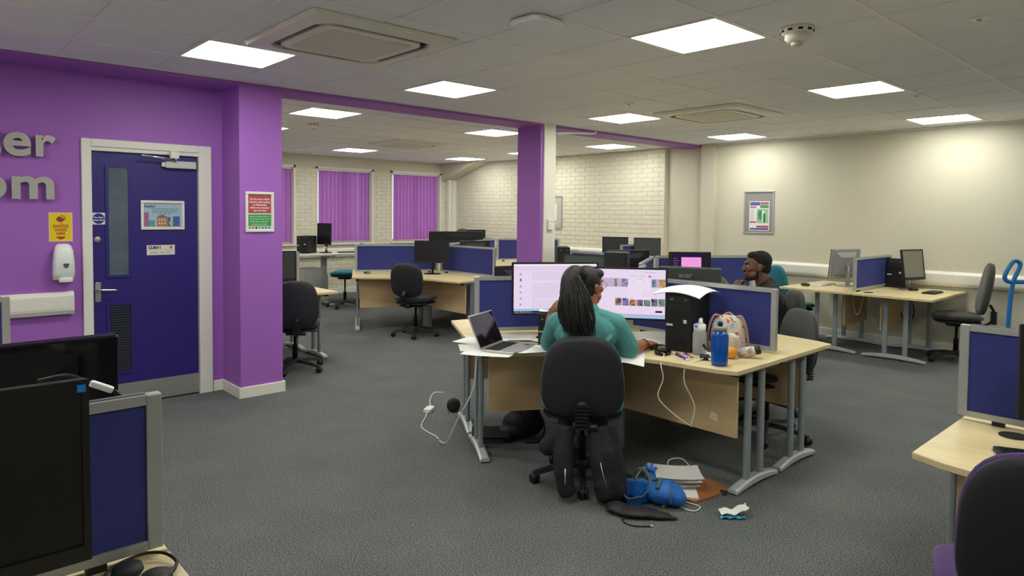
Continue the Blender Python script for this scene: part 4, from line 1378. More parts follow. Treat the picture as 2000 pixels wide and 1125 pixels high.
office_chair((2.43, 0.39), 18, 'black swivel chair with purple cushion edge in the right foreground', M_CHAIR_PURPLE, M_BLACKM, M_CHAIR_PURPLE, bw=0.43, bh=0.48, bz=0.70, sz=0.46, top=0.9, recline=2, base_rot=35)
office_chair((5.42, 9.88), 140, 'teal swivel chair at the white standing desk', M_CHAIR_TEAL, M_CHAIR_TEAL, M_CHAIR_TEAL, bw=0.42, bh=0.50, bz=0.80, sz=0.56, top=0.7, base_rot=20)
office_chair((6.62, 6.75), 150, 'dark grey chair back showing left of the purple pillar', M_CHAIR_GREY, M_CHAIR_GREY, M_CHAIR_GREY, bw=0.42, bh=0.48, bz=0.80, sz=0.48, top=0.75, base_rot=0)
office_chair((8.25, 10.5), 215, 'dark chair whose rounded top shows over the far monitors', M_CHAIR_GREY, M_CHAIR_GREY, M_CHAIR_GREY, bw=0.42, bh=0.52, bz=0.98, sz=0.56, top=0.7)
office_chair((6.59, 5.9), 230, 'teal-topped chair behind the small far tower', M_CHAIR_TEAL, M_CHAIR_TEAL, M_CHAIR_TEAL, bw=0.42, bh=0.46, bz=0.84, sz=0.48, top=0.8)
# blue trolley handle at the right edge
t = thing('blue_trolley', 'bright blue tubular trolley frame at the right edge by the wall', 'trolley', (7.36, 1.39, 0), R(-50))
M_BLUEM = mat('blue_painted_steel', '#0f6fb4', 0.35)
MB().tube(smooth_path([(-0.02, 0, 0.16), (-0.02, 0, 0.60), (0.0, 0, 0.95), (0.055, 0, 1.12), (0.045, 0, 1.165), (0.0, 0, 1.165), (-0.05, 0, 1.08), (-0.065, 0.0, 1.02), (-0.03, 0.0, 0.985), (0.06, 0, 0.985), (0.45, 0, 0.985)], 6), 0.018, 10).build('handle_tube', M_BLUEM, t)
MB().tube([(0.45, 0, 0.985), (0.47, 0, 0.6), (0.47, 0, 0.16)], 0.018, 10).build('side_tube', M_BLUEM, t)
MB().box(-0.06, 0.52, -0.05, 0.40, 0.13, 0.16).build('platform', M_BLUEM, t, bevel=0.006)
for (x, y) in ((0.0, 0.0), (0.46, 0.0), (0.0, 0.34), (0.46, 0.34)):
    MB().lathe([(0.02, -0.016), (0.062, -0.014), (0.062, 0.014), (0.02, 0.016)], 18, M=Matrix.Translation((x, y, 0.064)) @ Matrix.Rotation(R(90), 4, 'X')).build('wheel', M_RUB, t)

# ------------------------------------------------------------------ monitors and computers away from the woman's desk
M_ACER = mat('grey_green_monitor_back', '#454a46', 0.5)
M_PALE = mat('satin_silver_back', '#a9aaa6', 0.35, 0.35)
monitor((5.36, 7.40), 222, 'single dark monitor on the desk beside the black round-backed chair', 0.475, 0.30, 0.155, group='monitors in the far cluster')
monitor((6.32, 7.66), 75, 'black monitor back above the blue screen left of the pillar', 0.48, 0.30, 0.13, 8, group='monitors in the far cluster')
monitor((7.02, 8.86), 52, 'wide black monitor back in front of the brick corner', 0.74, 0.34, 0.185, 2, group='monitors in the far cluster')
monitor((7.95, 9.60), 60, 'black monitor peeking over the wide far monitor', 0.36, 0.30, 0.23, 2, group='monitors in the far cluster')
monitor((7.18, 9.66), 215, 'thin far monitor in front of the right-hand blind', 0.42, 0.30, 0.20, 2, group='monitors in the far cluster')
monitor((5.03, 4.36), 200, 'dark green-black monitor tilted behind the woman\'s left screen', 0.50, 0.30, 0.13, 10, screen=mat('dark_green_screen', '#263430', 0.3), group='monitors in the middle cluster')
monitor((5.66, 4.34), 62, 'wide black monitor back in the middle cluster', 0.46, 0.29, 0.175, 8, group='monitors in the middle cluster')
monitor((6.02, 3.83), 232, 'black monitor edge just behind the pink monitor', 0.44, 0.28, 0.175, 2, group='monitors in the middle cluster')
pc_tower((4.72, 3.74), 300, 'dark computer tower standing upright behind the bright monitors', 0.19, 0.50, 0.20, group='computer towers')
t2, Mt2, sc2 = monitor((5.45, 3.50), 226, 'monitor glowing pink in the middle cluster left of the man', 0.30, 0.33, 0.16, 3, screen=emission_mat('dim_purple_screen', '#3a2a52', 0.5), group='monitors in the middle cluster', chin=0.005)
MB().box(-0.05, 0.133, -0.0075, -0.0058, -0.150, 0.115, 0, Mt2).build('pink_window', emission_mat('pink_glow', '#ef9fe0', 1.0), sc2)
sl = MB()
for k in range(11):
    sl.box(-0.125, -0.125 + random.uniform(0.03, 0.06), -0.0075, -0.0060, 0.10 - k * 0.021, 0.106 - k * 0.021, 0, Mt2)
stuff(sl.build('menu_lines', emission_mat('menu_glow', '#9a86b4', 0.5), sc2))
monitor((8.28, 6.60), 222, 'left of the two far monitors against the brick wall', 0.40, 0.30, 0.185, 6, group='monitors by the brick wall')
monitor((8.42, 6.10), 215, 'right of the two far monitors against the brick wall', 0.40, 0.30, 0.185, 6, screen=M_SCREEN_GREY, group='monitors by the brick wall')
ta, Mta, sca = monitor((4.13, 2.62), 24, 'grey monitor back with the acer name above the blue screen', 0.42, 0.30, 0.170, 10, cover=False, back=M_ACER, bezel=M_ACER, group='monitors at the man\'s desk')
lt = text_mesh('acer', 0.052, 0.0006, 0.0010)
lt.transform(Mta @ Matrix.Translation((0.03, 0.0182, 0.095)) @ Matrix.Rotation(R(180), 4, 'Z') @ FACE_Y)
lt.materials.append(mat('embossed_grey', '#8b918c', 0.4))
link('maker_name', lt, ta)
monitor((2.94, 6.75), 262, 'upright grey monitor next to the purple column', 0.36, 0.32, 0.10, 3, screen=M_SCREEN_GREY, group='monitors behind the column')
monitor((2.92, 7.30), 85, 'black monitor back behind the column\'s blue screen', 0.46, 0.30, 0.15, 3, group='monitors behind the column')
monitor((2.35, 7.30), 85, 'second black monitor back, hidden at the purple column', 0.46, 0.30, 0.15, 3, group='monitors behind the column')
monitor((5.34, 10.44), 200, 'tall dark monitor on the white standing desk', 0.30, 0.36, 0.14, 2, z=0.86, group='equipment on the standing desk')
pc_tower((5.08, 10.55), 215, 'black computer tower with cables on the white standing desk', 0.20, 0.29, 0.30, z=0.86)
t = thing('keyboard', 'black keyboard on the white standing desk', 'keyboard', (5.75, 10.30, 0.86), R(-10), 'computer keyboards')
MB().prism(rrect(0.42, 0.13, 0.01, 3), 0.0005, 0.018).build('key_tray', M_BLACKM, t)
cable('cable', 'white cable loop beside the standing desk monitor', [(5.20, 10.42, 0.864), (5.24, 10.36, 0.93), (5.32, 10.34, 0.96), (5.36, 10.38, 0.90), (5.38, 10.45, 0.95)], 0.008, M_CABLE_W)
# wall desks
monitor((8.45, 3.25), 74, 'silver all-in-one computer seen from behind at the wall desk', 0.50, 0.36, 0.085, 6, back=M_PALE, bezel=M_GLOSSB, stand_mat=M_PALE, group='equipment on the wall desks', roundfoot=False)
monitor((8.62, 2.56), 252, 'tilted grey-screened monitor on the right wall desk', 0.36, 0.35, 0.115, 8, screen=mat('pale_grey_screen', '#7c7b70', 0.35), back=M_BLACKM, stand_mat=M_STEEL, group='equipment on the wall desks')
pc_tower((8.80, 2.77), 180, 'black computer case with cables behind the wall desk screen', 0.20, 0.34, 0.16)
keyboard((8.42, 2.30), 90, 'black keyboard near the corner of the right wall desk', w=0.30)
mouse((8.52, 2.52), 90, 'black mouse beside the wall desk keyboard')
mouse((8.02, 3.52), -90, 'dark mouse on the left wall desk')
keyboard((8.34, 3.45), -90, 'pale keyboard in front of the silver computer', M_WHITEP)
cable('cable', 'white cable hanging from the left wall desk', [(8.2, 3.05, 0.70), (8.2, 3.04, 0.55), (8.22, 3.0, 0.42), (8.25, 2.97, 0.52), (8.26, 2.95, 0.66)], 0.005, M_CABLE_W)
cable('cable', 'black cable loop under the right wall desk', [(8.8, 2.62, 0.60), (8.85, 2.60, 0.45), (8.80, 2.62, 0.33), (8.70, 2.66, 0.36), (8.66, 2.68, 0.45)], 0.006, M_CABLE_B)
# right foreground desk
monitor((3.10, 0.30), 205, 'black monitor cut off by the right edge', 0.52, 0.34, 0.11, 2, group='foreground monitors')
keyboard((2.93, 0.36), 25, 'black keyboard at the right edge of the foreground desk')
# left foreground
monitor((0.0, 1.47), 270, 'large dark square monitor in the left foreground', 0.53, 0.345, 0.165, 1, screen=mat('near_dark_screen', '#17140f', 0.35), group='foreground monitors', chin=0.018)
nm, Mn, sn = monitor((0.10, 2.06), 92, 'wide black monitor seen from behind at the left edge', 0.68, 0.36, 0.135, 3, back=M_GLOSSB, group='foreground monitors', thick=0.05)

pc_tower((5.63, 5.25), 230, 'tall black computer tower just right of the purple pillar', 0.14, 0.46, 0.30)
monitor((3.60, 3.80), 78, 'black monitor back left of the woman\'s bright monitors', 0.46, 0.30, 0.13, 4, group='monitors in the middle cluster')
t = thing('magazine_file', 'grey-violet magazine file beside the pink monitor', 'magazine file', (5.22, 3.60, ZT), R(40))
MB().box(-0.045, 0.045, -0.12, 0.12, 0.0, 0.28).build('file_box', mat('violet_card', '#6f6688', 0.7), t, bevel=0.003)
for k in range(4):
    MB().box(-0.038 + k * 0.019, -0.024 + k * 0.019, -0.11, 0.11, 0.27, 0.31 - 0.006 * k).build('booklet', mat('booklet%d' % k, ('#b9a8a0', '#7f9aa8', '#c8bfb4', '#84708f')[k], 0.7), t)

# ------------------------------------------------------------------ the woman's desk
E_WHITE = emission_mat('screen_white', '#e6d6ee', 1.0)
E_WHITE2 = emission_mat('screen_white_page', '#efe0f3', 1.0)
E_GREY = emission_mat('screen_grey_text', '#b9a8c0', 1.0)
E_LGREY = emission_mat('screen_light_grey', '#cfc0d6', 1.0)
E_DARK = emission_mat('screen_dark', '#2a2430', 1.0)
E_BLUE = emission_mat('screen_taskbar', '#9fc4e6', 1.0)
E_RED = emission_mat('screen_red', '#e0476f', 1.0)
E_PALE = emission_mat('screen_bottom_band', '#c3aec8', 1.0)
def panel(sc, M, x0, x1, z0, z1, m, name, y=-0.0062, st=False):
    o = MB().box(x0, x1, y - 0.0006, y, z0, z1, 0, M).build(name, m, sc)
    if st:
        stuff(o)
    return o
# left screen: a text document
tl, Ml, sl_ = monitor((3.227, 3.068), 237, 'left of the woman\'s bright monitors, showing a page of text', 0.585, 0.346, 0.166, 1, screen=E_WHITE, chin=0.0, group='bright monitors')
panel(sl_, Ml, -0.2795, 0.28, -0.160, -0.147, E_DARK, 'taskbar')
panel(sl_, Ml, -0.2795, 0.28, -0.147, -0.132, E_BLUE, 'status_bar')
panel(sl_, Ml, -0.2795, 0.28, 0.152, 0.161, emission_mat('screen_top', '#f6f0f8', 1.0), 'title_bar')
ic = MB()
for k in range(7):
    ic.box(-0.268 + k * 0.016, -0.262 + k * 0.016, -0.0072, -0.0066, -0.156, -0.151, 0, Ml)
stuff(ic.build('taskbar_icons', E_WHITE2, sl_))
tb = MB()
for r_ in range(2):
    x = -0.27
    while x < 0.26:
        l = random.uniform(0.004, 0.013)
        tb.box(x, x + l, -0.0068, -0.0062, 0.135 - r_ * 0.013, 0.141 - r_ * 0.013, 0, Ml)
        x += l + 0.005
stuff(tb.build('toolbar_marks', E_LGREY, sl_))
for k in range(6):
    panel(sl_, Ml, -0.241, -0.227, 0.088 - k * 0.040, 0.102 - k * 0.040 + (0.004 if k == 1 else 0), E_GREY if k != 1 else emission_mat('thumb_dark', '#8a7c92', 1.0), 'page_thumbnail')
pg = MB()
zz = 0.108
k = 0
while zz > -0.125:
    if k not in (7, 8, 21):
        x = -0.158
        end = 0.19 if random.random() > 0.12 else random.uniform(0.0, 0.15)
        while x < end:
            l = random.uniform(0.008, 0.030)
            pg.box(x, min(x + l, end), -0.0068, -0.0062, zz, zz + 0.0032, 0, Ml)
            x += l + 0.0035
    zz -= 0.0086
    k += 1
stuff(pg.build('text_lines', E_LGREY, sl_))
# right screen: a photo gallery with a dialogue box
tr, Mr, sr_ = monitor((3.49, 2.697), 217, 'right of the woman\'s bright monitors, showing photo thumbnails and a pop-up', 0.535, 0.338, 0.152, 2, screen=E_WHITE, chin=0.0, group='bright monitors')
panel(sr_, Mr, -0.255, 0.255, -0.157, -0.140, E_BLUE, 'taskbar')
panel(sr_, Mr, -0.255, 0.255, -0.140, -0.132, E_PALE, 'bottom_band')
panel(sr_, Mr, 0.195, 0.238, -0.118, -0.106, E_DARK, 'dark_button')
pics = (('#5f7a4e', '#8a94a8'), ('#6a5a8a', '#a7a0c4'), ('#8a9a6a', '#b0b4a0'), ('#5b6478', '#8fa2c8'), ('#a9763f', '#c9b27a'), ('#6b4438', '#a58a80'), ('#4a3e66', '#8a7fb4'), ('#5a3a30', '#c08a5a'), ('#4b3a44', '#8a7484'), ('#3f5c86', '#7a9a62'), ('#2f3f8a', '#a08a5a'))
def photo(x0, x1, z0, z1, c, nm):
    m = bpy.data.materials.new('thumb_photo')
    m.use_nodes = True
    nt = m.node_tree
    nt.nodes.clear()
    o = nt.nodes.new('ShaderNodeOutputMaterial'); e = nt.nodes.new('ShaderNodeEmission')
    n = nt.nodes.new('ShaderNodeTexNoise'); n.inputs['Scale'].default_value = 60; n.inputs['Detail'].default_value = 4
    tc = nt.nodes.new('ShaderNodeTexCoord'); r_ = nt.nodes.new('ShaderNodeValToRGB')
    r_.color_ramp.elements[0].position = 0.4; r_.color_ramp.elements[1].position = 0.6
    r_.color_ramp.elements[0].color = rgb(c[0]); r_.color_ramp.elements[1].color = rgb(c[1])
    nt.links.new(tc.outputs['Object'], n.inputs['Vector']); nt.links.new(n.outputs['Fac'], r_.inputs['Fac'])
    nt.links.new(r_.outputs['Color'], e.inputs[0]); nt.links.new(e.outputs[0], o.inputs[0])
    return panel(sr_, Mr, x0, x1, z0, z1, m, nm)
panel(sr_, Mr, -0.255, 0.255, 0.042, 0.098, E_PALE, 'photo_strip', -0.0058)
for k in range(5):
    x = (-0.068, -0.02, 0.04, 0.172, 0.213)[k]
    photo(x, x + (0.018, 0.04, 0.04, 0.026, 0.040)[k], 0.046, 0.094, pics[k], 'photo_thumbnail')
for k in range(7):
    x = -0.060 + k * 0.0455
    photo(x, x + 0.040, -0.078, -0.030, pics[(k + 5) % 11], 'photo_thumbnail')
panel(sr_, Mr, 0.020, 0.165, -0.038, 0.118, emission_mat('dialog_fill', '#eadbf0', 1.0), 'dialogue_box', -0.0074)
panel(sr_, Mr, 0.148, 0.165, 0.108, 0.118, E_RED, 'red_button', -0.0084)
dl = MB()
for (x0, x1, z) in ((0.026, 0.075, 0.112), (0.09, 0.135, 0.112), (0.075, 0.115, 0.094), (0.05, 0.062, 0.082), (0.118, 0.130, 0.082), (0.032, 0.055, -0.030)):
    dl.box(x0, x1, -0.0088, -0.0080, z, z + 0.003, 0, Mr)
for r_ in range(4):
    for c in range(6):
        dl.box(0.110 + c * 0.0085, 0.114 + c * 0.0085, -0.0088, -0.0080, 0.018 - r_ * 0.011, 0.0205 - r_ * 0.011, 0, Mr)
stuff(dl.build('dialogue_text', E_GREY, sr_))
panel(sr_, Mr, 0.12, 0.20, 0.138, 0.141, E_GREY, 'menu_text', -0.0064)

pc_tower((3.690, 2.352), 195, 'black computer tower with loose papers on top, right of the woman', 0.165, 0.352, 0.365)
pc_tower((3.06, 2.985), 225, 'small black computer box left of the woman\'s elbow', 0.10, 0.205, 0.16)
keyboard((3.26, 2.71), 222, 'black keyboard under the woman\'s monitors')
sheet('paper_sheet', 'white papers drooping over the top of the black tower', (3.66, 2.34), 100, 0.30, 0.36, -0.055, z=ZT + 0.388, n=6, cat='paper')
sheet('paper_sheet', 'small white slip on the black box beside the woman', (3.055, 2.98), 30, 0.07, 0.10, 0.012, z=ZT + 0.206)
for (x, y, a, lb) in ((2.77, 3.29, 20, 'white sheet sticking out left of the laptop'), (2.66, 3.13, 55, 'white sheet under the laptop hinge'), (3.02, 3.27, 38, 'white sheet lying between laptop and blue screen'),
                      (2.83, 2.92, 58, 'white sheet in front of the laptop near the woman'), (3.13, 3.16, 12, 'white sheet beside the left monitor stand'), (2.585, 2.985, 30, 'white sheet at the desk edge under the laptop')):
    sheet('paper_sheet', lb, (x, y), a, 0.21, 0.297, 0.006, n=1, group='papers on the woman\'s desk', z=ZT + random.uniform(0.0005, 0.003))
# booklet leaning open, and the sheet bending over the desk front
o = MB().grid(lambda u, v: (-0.11 + 0.22 * u, 0.16 * (v - 0.5), 0.004 + 0.055 * v * v + 0.01 * math.sin(u * 3)), 10, 8).build('open_booklet', M_PAPER, None, (3.60, 2.555, ZT), (0, 0, R(-45)))
tag(o, 'open white booklet behind the woman\'s right hand', 'booklet')
o = MB().grid(lambda u, v: (-0.105 + 0.21 * u, 0.14 - 0.28 * v, 0.004 - 0.09 * max(0, v - 0.62) ** 1.3 + 0.01 * math.sin(u * 4) * v), 10, 14).build('paper_sheet', M_PAPER, None, (3.17, 2.43, ZT + 0.002), (0, 0, R(-55)))
tag(o, 'white sheet bending over the desk front under the woman\'s right arm', 'paper', 'papers on the woman\'s desk')

# laptop
t = thing('laptop', 'open silver laptop with dark screen at the desk\'s left end', 'laptop', (2.712, 3.105, ZT + 0.004), R(22.5))
MB().box(-0.158, 0.158, -0.215, 0.0, 0.0, 0.016).build('laptop_base', M_SILVER_L, t, bevel=0.004)
kb = MB().box(-0.135, 0.135, -0.110, -0.015, 0.016, 0.0172).build('key_well', M_BLACKM, t)
ks = MB()
for r_ in range(5):
    for c in range(14):
        ks.box(-0.132 + c * 0.019, -0.132 + c * 0.019 + 0.016, -0.108 + r_ * 0.0185, -0.108 + r_ * 0.0185 + 0.0155, 0.0172, 0.0195)
stuff(ks.build('keys', M_BLACKP, kb))
MB().box(-0.05, 0.05, -0.195, -0.125, 0.016, 0.0168).build('trackpad', mat('trackpad_grey', '#a3a3a2', 0.4, 0.3), t)
MB().box(0.085, 0.135, -0.20, -0.17, 0.016, 0.0166).build('sticker', mat('sticker_blue', '#3a4d86', 0.4), t)
Ml2 = Matrix.Translation((0, 0.002, 0.012)) @ Matrix.Rotation(R(-24), 4, 'X')
ld = MB().box(-0.158, 0.158, -0.003, 0.004, 0, 0.215, 0, Ml2).build('lid', M_SILVER_L, t, bevel=0.003)
MB().box(-0.150, 0.150, -0.0045, -0.003, 0.012, 0.207, 0, Ml2).build('laptop_screen', mat('laptop_glass', '#1d1413', 0.08, spec=0.7), ld)
cable('laptop_cable', 'white laptop cable falling from the desk to the adapter on the floor', [(2.58, 3.04, ZT + 0.012), (2.50, 3.0, ZT - 0.02), (2.495, 3.03, 0.51), (2.46, 3.12, 0.33), (2.50, 3.28, 0.14), (2.70, 3.62, 0.006), (2.74, 3.72, 0.005), (2.78, 3.95, 0.005), (2.95, 4.14, 0.006), (3.03, 4.23, 0.02)], 0.004, M_CABLE_W)
t = thing('power_adapter', 'white laptop power adapter on the carpet left of the desk', 'power adapter', (3.06, 4.25, 0), R(35))
MB().prism(rrect(0.115, 0.06, 0.012, 3), 0.001, 0.03).build('adapter_body', M_WHITEP, t, bevel=0.005)
MB().tube(smooth_path([(0.055, 0, 0.016), (0.10, 0.03, 0.05), (0.17, 0.02, 0.10), (0.2, -0.05, 0.10)], 5), 0.004, 6).build('lead', M_CABLE_W, t)

# bottles
M_CLEAR = mat('clear_plastic', '#e6ecef', 0.18, trans=0.62)
M_BLUEB = mat('blue_plastic', '#1868de', 0.1, trans=0.4)
t = thing('water_bottle', 'clear water bottle with white flip lid and whale print', 'bottle', (3.545, 2.178, ZT + 0.0005), R(20))
MB().lathe([(0.034, 0), (0.040, 0.006), (0.041, 0.05), (0.041, 0.125), (0.036, 0.140), (0.033, 0.145)], 28).build('bottle_body', M_CLEAR, t)
lid = MB().lathe([(0.034, 0.143), (0.036, 0.150), (0.036, 0.178), (0.024, 0.186)], 28).build('lid', M_WHITEP, t)
MB().tube(smooth_path([(-0.022, -0.012, 0.186), (0.0, -0.004, 0.196), (0.02, 0.0, 0.200), (0.040, 0.0, 0.208)], 4), [0.013] * 10 + [0.012, 0.011, 0.008], 10).build('spout', M_WHITEP, lid)
MB().ellipsoid((-0.034, 0.014, 0.176), (0.012, 0.012, 0.012), 12, 8).build('carry_loop', mat('pale_blue_plastic', '#7fa6f0', 0.3), lid)
MB().lathe([(0.030, 0.004), (0.0395, 0.010), (0.0395, 0.030)], 24).build('yellow_band', mat('faded_yellow', '#cfc173', 0.5, alpha=0.55), t)
wh = MB()
for (a0, z0_, w_, h_) in ((-2.2, 0.055, 0.030, 0.016), (-1.95, 0.040, 0.028, 0.014)):
    vs = []
    n = 8
    prof = [(-1, 0.0), (-0.6, 0.55), (0.0, 0.9), (0.5, 0.5), (0.8, 0.9), (1.0, 0.2), (0.5, -0.3), (-0.4, -0.6)]
    pts = []
    for (u, v) in prof:
        a = a0 + u * w_ / 0.0425 / 2
        pts.append((0.0418 * math.cos(a), 0.0418 * math.sin(a), z0_ + v * h_ + u * -0.008))
    wh.add(pts, [tuple(range(len(pts)))])
wh.build('whale_print', M_GLOSSB, t)
t = thing('water_bottle', 'large transparent blue water bottle with grey cap near the desk corner', 'bottle', (3.376, 1.946, ZT + 0.0005), R(0))
MB().lathe([(0.036, 0), (0.045, 0.008), (0.0465, 0.03), (0.0455, 0.045), (0.0465, 0.06), (0.0465, 0.165), (0.042, 0.182), (0.034, 0.190), (0.033, 0.196)], 32).build('bottle_body', M_BLUEB, t)
MB().lathe([(0.030, 0.010), (0.041, 0.014), (0.0415, 0.155), (0.038, 0.160)], 28).build('water', mat('deep_blue_water', '#0a3f9c', 0.1, trans=0.3), t)
cp = MB().lathe([(0.037, 0.190), (0.037, 0.212), (0.030, 0.216), (0.012, 0.218)], 28).build('cap', mat('cap_grey', '#8f8c84', 0.45), t)
MB().lathe([(0.013, 0.217), (0.013, 0.240), (0.009, 0.243)], 16).build('sip_nozzle', M_BLACKM, cp)

# flowered backpack leaning on the blue screen
def floral():
    m = bpy.data.materials.new('flowered_cloth')
    m.use_nodes = True
    nt = m.node_tree
    b = nt.nodes['Principled BSDF']; b.inputs['Roughness'].default_value = 0.85
    tc = nt.nodes.new('ShaderNodeTexCoord'); v = nt.nodes.new('ShaderNodeTexVoronoi'); v.inputs['Scale'].default_value = 34
    ns = nt.nodes.new('ShaderNodeTexNoise'); ns.inputs['Scale'].default_value = 25
    mx = nt.nodes.new('ShaderNodeMix'); mx.data_type = 'RGBA'; mx.inputs[0].default_value = 0.12
    nt.links.new(tc.outputs['Object'], ns.inputs['Vector']); nt.links.new(tc.outputs['Object'], mx.inputs[6]); nt.links.new(ns.outputs['Color'], mx.inputs[7])
    nt.links.new(mx.outputs[2], v.inputs['Vector'])
    sp = nt.nodes.new('ShaderNodeSeparateColor'); nt.links.new(v.outputs['Color'], sp.inputs[0])
    r = nt.nodes.new('ShaderNodeValToRGB'); r.color_ramp.interpolation = 'CONSTANT'
    cols = ['#cdbba6', '#c9b59c', '#d8c8b4', '#b9d0bc', '#c8c2b0', '#d3b6a4', '#c25a50', '#c9b9a8', '#d9cdbc', '#8fa6b8', '#b98a94']
    r.color_ramp.elements[0].color = rgb(cols[0]); r.color_ramp.elements[1].position = 0.09; r.color_ramp.elements[1].color = rgb(cols[1])
    for i, c in enumerate(cols[2:]):
        e = r.color_ramp.elements.new(0.18 + 0.09 * i); e.color = rgb(c)
    nt.links.new(sp.outputs[0], r.inputs['Fac']); nt.links.new(r.outputs['Color'], b.inputs['Base Color'])
    return m
M_FLORAL = floral()
t = thing('backpack', 'flowered pastel backpack leaning against the blue screen', 'backpack', (3.715, 2.09, ZT + 0.001), R(-66))
MB().cushion([(p[0], p[1] + 0.115) for p in superellipse(0.225, 0.23, 3.0, 32, 0.82)], 0.13, lambda x, y: 0, M=Matrix.Rotation(R(-6), 4, 'X') @ Matrix.Rotation(R(90), 4, 'X')).build('bag_body', M_FLORAL, t)
MB().cushion([(p[0], p[1] + 0.07) for p in superellipse(0.17, 0.12, 3.4, 28, 0.9)], 0.06, None, M=Matrix.Translation((0, -0.055, 0.0)) @ Matrix.Rotation(R(90), 4, 'X')).build('front_pocket', M_FLORAL, t)
for s in (-1, 1):
    MB().tube(smooth_path([(s * 0.050, 0.0, 0.222), (s * 0.078, -0.012, 0.225), (s * 0.104, -0.02, 0.17), (s * 0.118, -0.01, 0.07), (s * 0.114, 0.0, 0.01)], 6), 0.007, 7).build('drawstring', mat('dusty_pink', '#b08a88', 0.8), t)
MB().tube(smooth_path([(-0.04, 0.02, 0.215), (0, 0.03, 0.240), (0.04, 0.02, 0.215)], 5), 0.006, 7).build('grab_loop', mat('dusty_pink', '#b08a88'), t)
t = thing('flask', 'small patterned flask with black cap lying by the backpack', 'flask', (3.672, 1.945, ZT + 0.033), R(-60))
MB().lathe([(0.010, -0.05), (0.028, -0.045), (0.030, 0.0), (0.030, 0.04), (0.024, 0.05)], 20, M=Matrix.Rotation(R(75), 4, 'Y')).build('flask_body', M_FLORAL, t)
MB().lathe([(0.024, 0.05), (0.025, 0.055), (0.025, 0.078), (0.018, 0.081)], 20, M=Matrix.Rotation(R(75), 4, 'Y')).build('flask_cap', M_BLACKP, t)
t = thing('orange', 'orange fruit half hidden behind the blue bottle', 'fruit', (3.585, 1.995, ZT), 0)
MB().ellipsoid((0, 0, 0.036), (0.038, 0.038, 0.035), 20, 14).build('peel', mat('orange_peel', '#e39a1c', 0.5, bump=(220, 0.2)), t)
MB().lathe([(0.004, 0.070), (0.003, 0.074)], 8).build('stalk', mat('stalk_green', '#5a6a2a', 0.8), t)

t = thing('phone_dish', 'black rounded charging dish with phone in front of the tower', 'charger', (3.385, 2.325, ZT), R(25))
MB().lathe([(0.062, 0.001), (0.070, 0.012), (0.064, 0.020), (0.045, 0.022)], 28, sy=0.72).build('dish', M_GLOSSB, t)
MB().prism(rrect(0.085, 0.045, 0.008, 3), 0.022, 0.030).build('phone', M_BLACKP, t, bevel=0.002)
t = thing('power_bank', 'black power bank with a white plug beside the blue bottle', 'power bank', (3.452, 2.082, ZT), R(35))
MB().prism(rrect(0.085, 0.058, 0.014, 3), 0.0008, 0.022).build('case', M_BLACKM, t, bevel=0.006)
MB().prism(rrect(0.026, 0.014, 0.004, 2), 0.006, 0.016).build('plug', M_WHITEP, t, (-0.045, -0.025, 0), (0, 0, R(30)))
PENS = [('#3c2f9a', 'blue-capped pen'), ('#b8446a', 'pink pen'), ('#e9e5da', 'white pen'), ('#6a3f8a', 'violet pen'), ('#c99a3a', 'ochre pencil'), ('#d8d4e6', 'pale lilac highlighter')]
for k, (c, nm) in enumerate(PENS):
    a = R((62, 55, 64, 57, 52, 60)[k])
    x, y = 3.395 + 0.0145 * k, 2.222 - 0.009 * k + 0.006 * (k % 2)
    t = thing('pen', nm + ' in the scatter in front of the clear bottle', 'pen', (x, y, ZT + 0.0055), a, 'pens in front of the clear bottle')
    MB().tube([(-0.065, 0, 0), (0.035, 0, 0)], 0.0045, 8).build('barrel', mat('pen' + c[1:], c, 0.4), t)
    MB().tube([(0.035, 0, 0), (0.068, 0, 0)], 0.0052, 8).build('pen_cap', mat('pen' + PENS[(k + 2) % 6][0][1:], PENS[(k + 2) % 6][0], 0.4), t)
t = thing('eraser', 'small white eraser near the power bank', 'eraser', (3.345, 2.135, ZT), R(50))
MB().prism(rrect(0.045, 0.022, 0.004, 2), 0.0006, 0.012).build('rubber', M_WHITEP, t, bevel=0.002)
MB().box(-0.010, 0.0245, -0.0118, 0.0118, 0.0004, 0.0128).build('sleeve', mat('sleeve_blue', '#4a52b0', 0.5), t)
sheet('paper_sheet', 'folded white note behind the blue bottle', (3.56, 2.10), 30, 0.11, 0.09, 0.015, group='papers on the woman\'s desk')
cable('charging_cable', 'white cable dangling over the desk edge from the charging dish', [(3.36, 2.30, ZT + 0.018), (3.30, 2.26, ZT + 0.006), (3.215, 2.22, ZT - 0.02), (3.21, 2.20, 0.62), (3.18, 2.21, 0.52), (3.23, 2.14, 0.43), (3.27, 2.06, 0.375)], 0.0035, M_CABLE_W)
cable('charging_cable', 'white cable dangling over the desk edge from the power bank', [(3.42, 2.07, ZT + 0.012), (3.34, 2.07, ZT + 0.006), (3.255, 2.085, ZT - 0.02), (3.24, 2.08, 0.62), (3.255, 2.05, 0.55), (3.27, 2.03, 0.48), (3.265, 2.05, 0.37)], 0.0035, M_CABLE_W)
# maker sticker residue under the desk panel
t = thing('torn_label', 'scrap of white label stuck on the maple panel beneath the blue bottle', 'label', (3.405, 1.995, 0.40), R(90))
for k in range(3):
    MB().box(-0.028 + 0.004 * k, 0.024, -0.001, 0.0, k * 0.014, k * 0.014 + 0.006).build('strip', M_PAPER, t, None, (0, R(-18), 0))
mouse((3.47, 2.455), 35, 'black mouse under the woman\'s right hand')

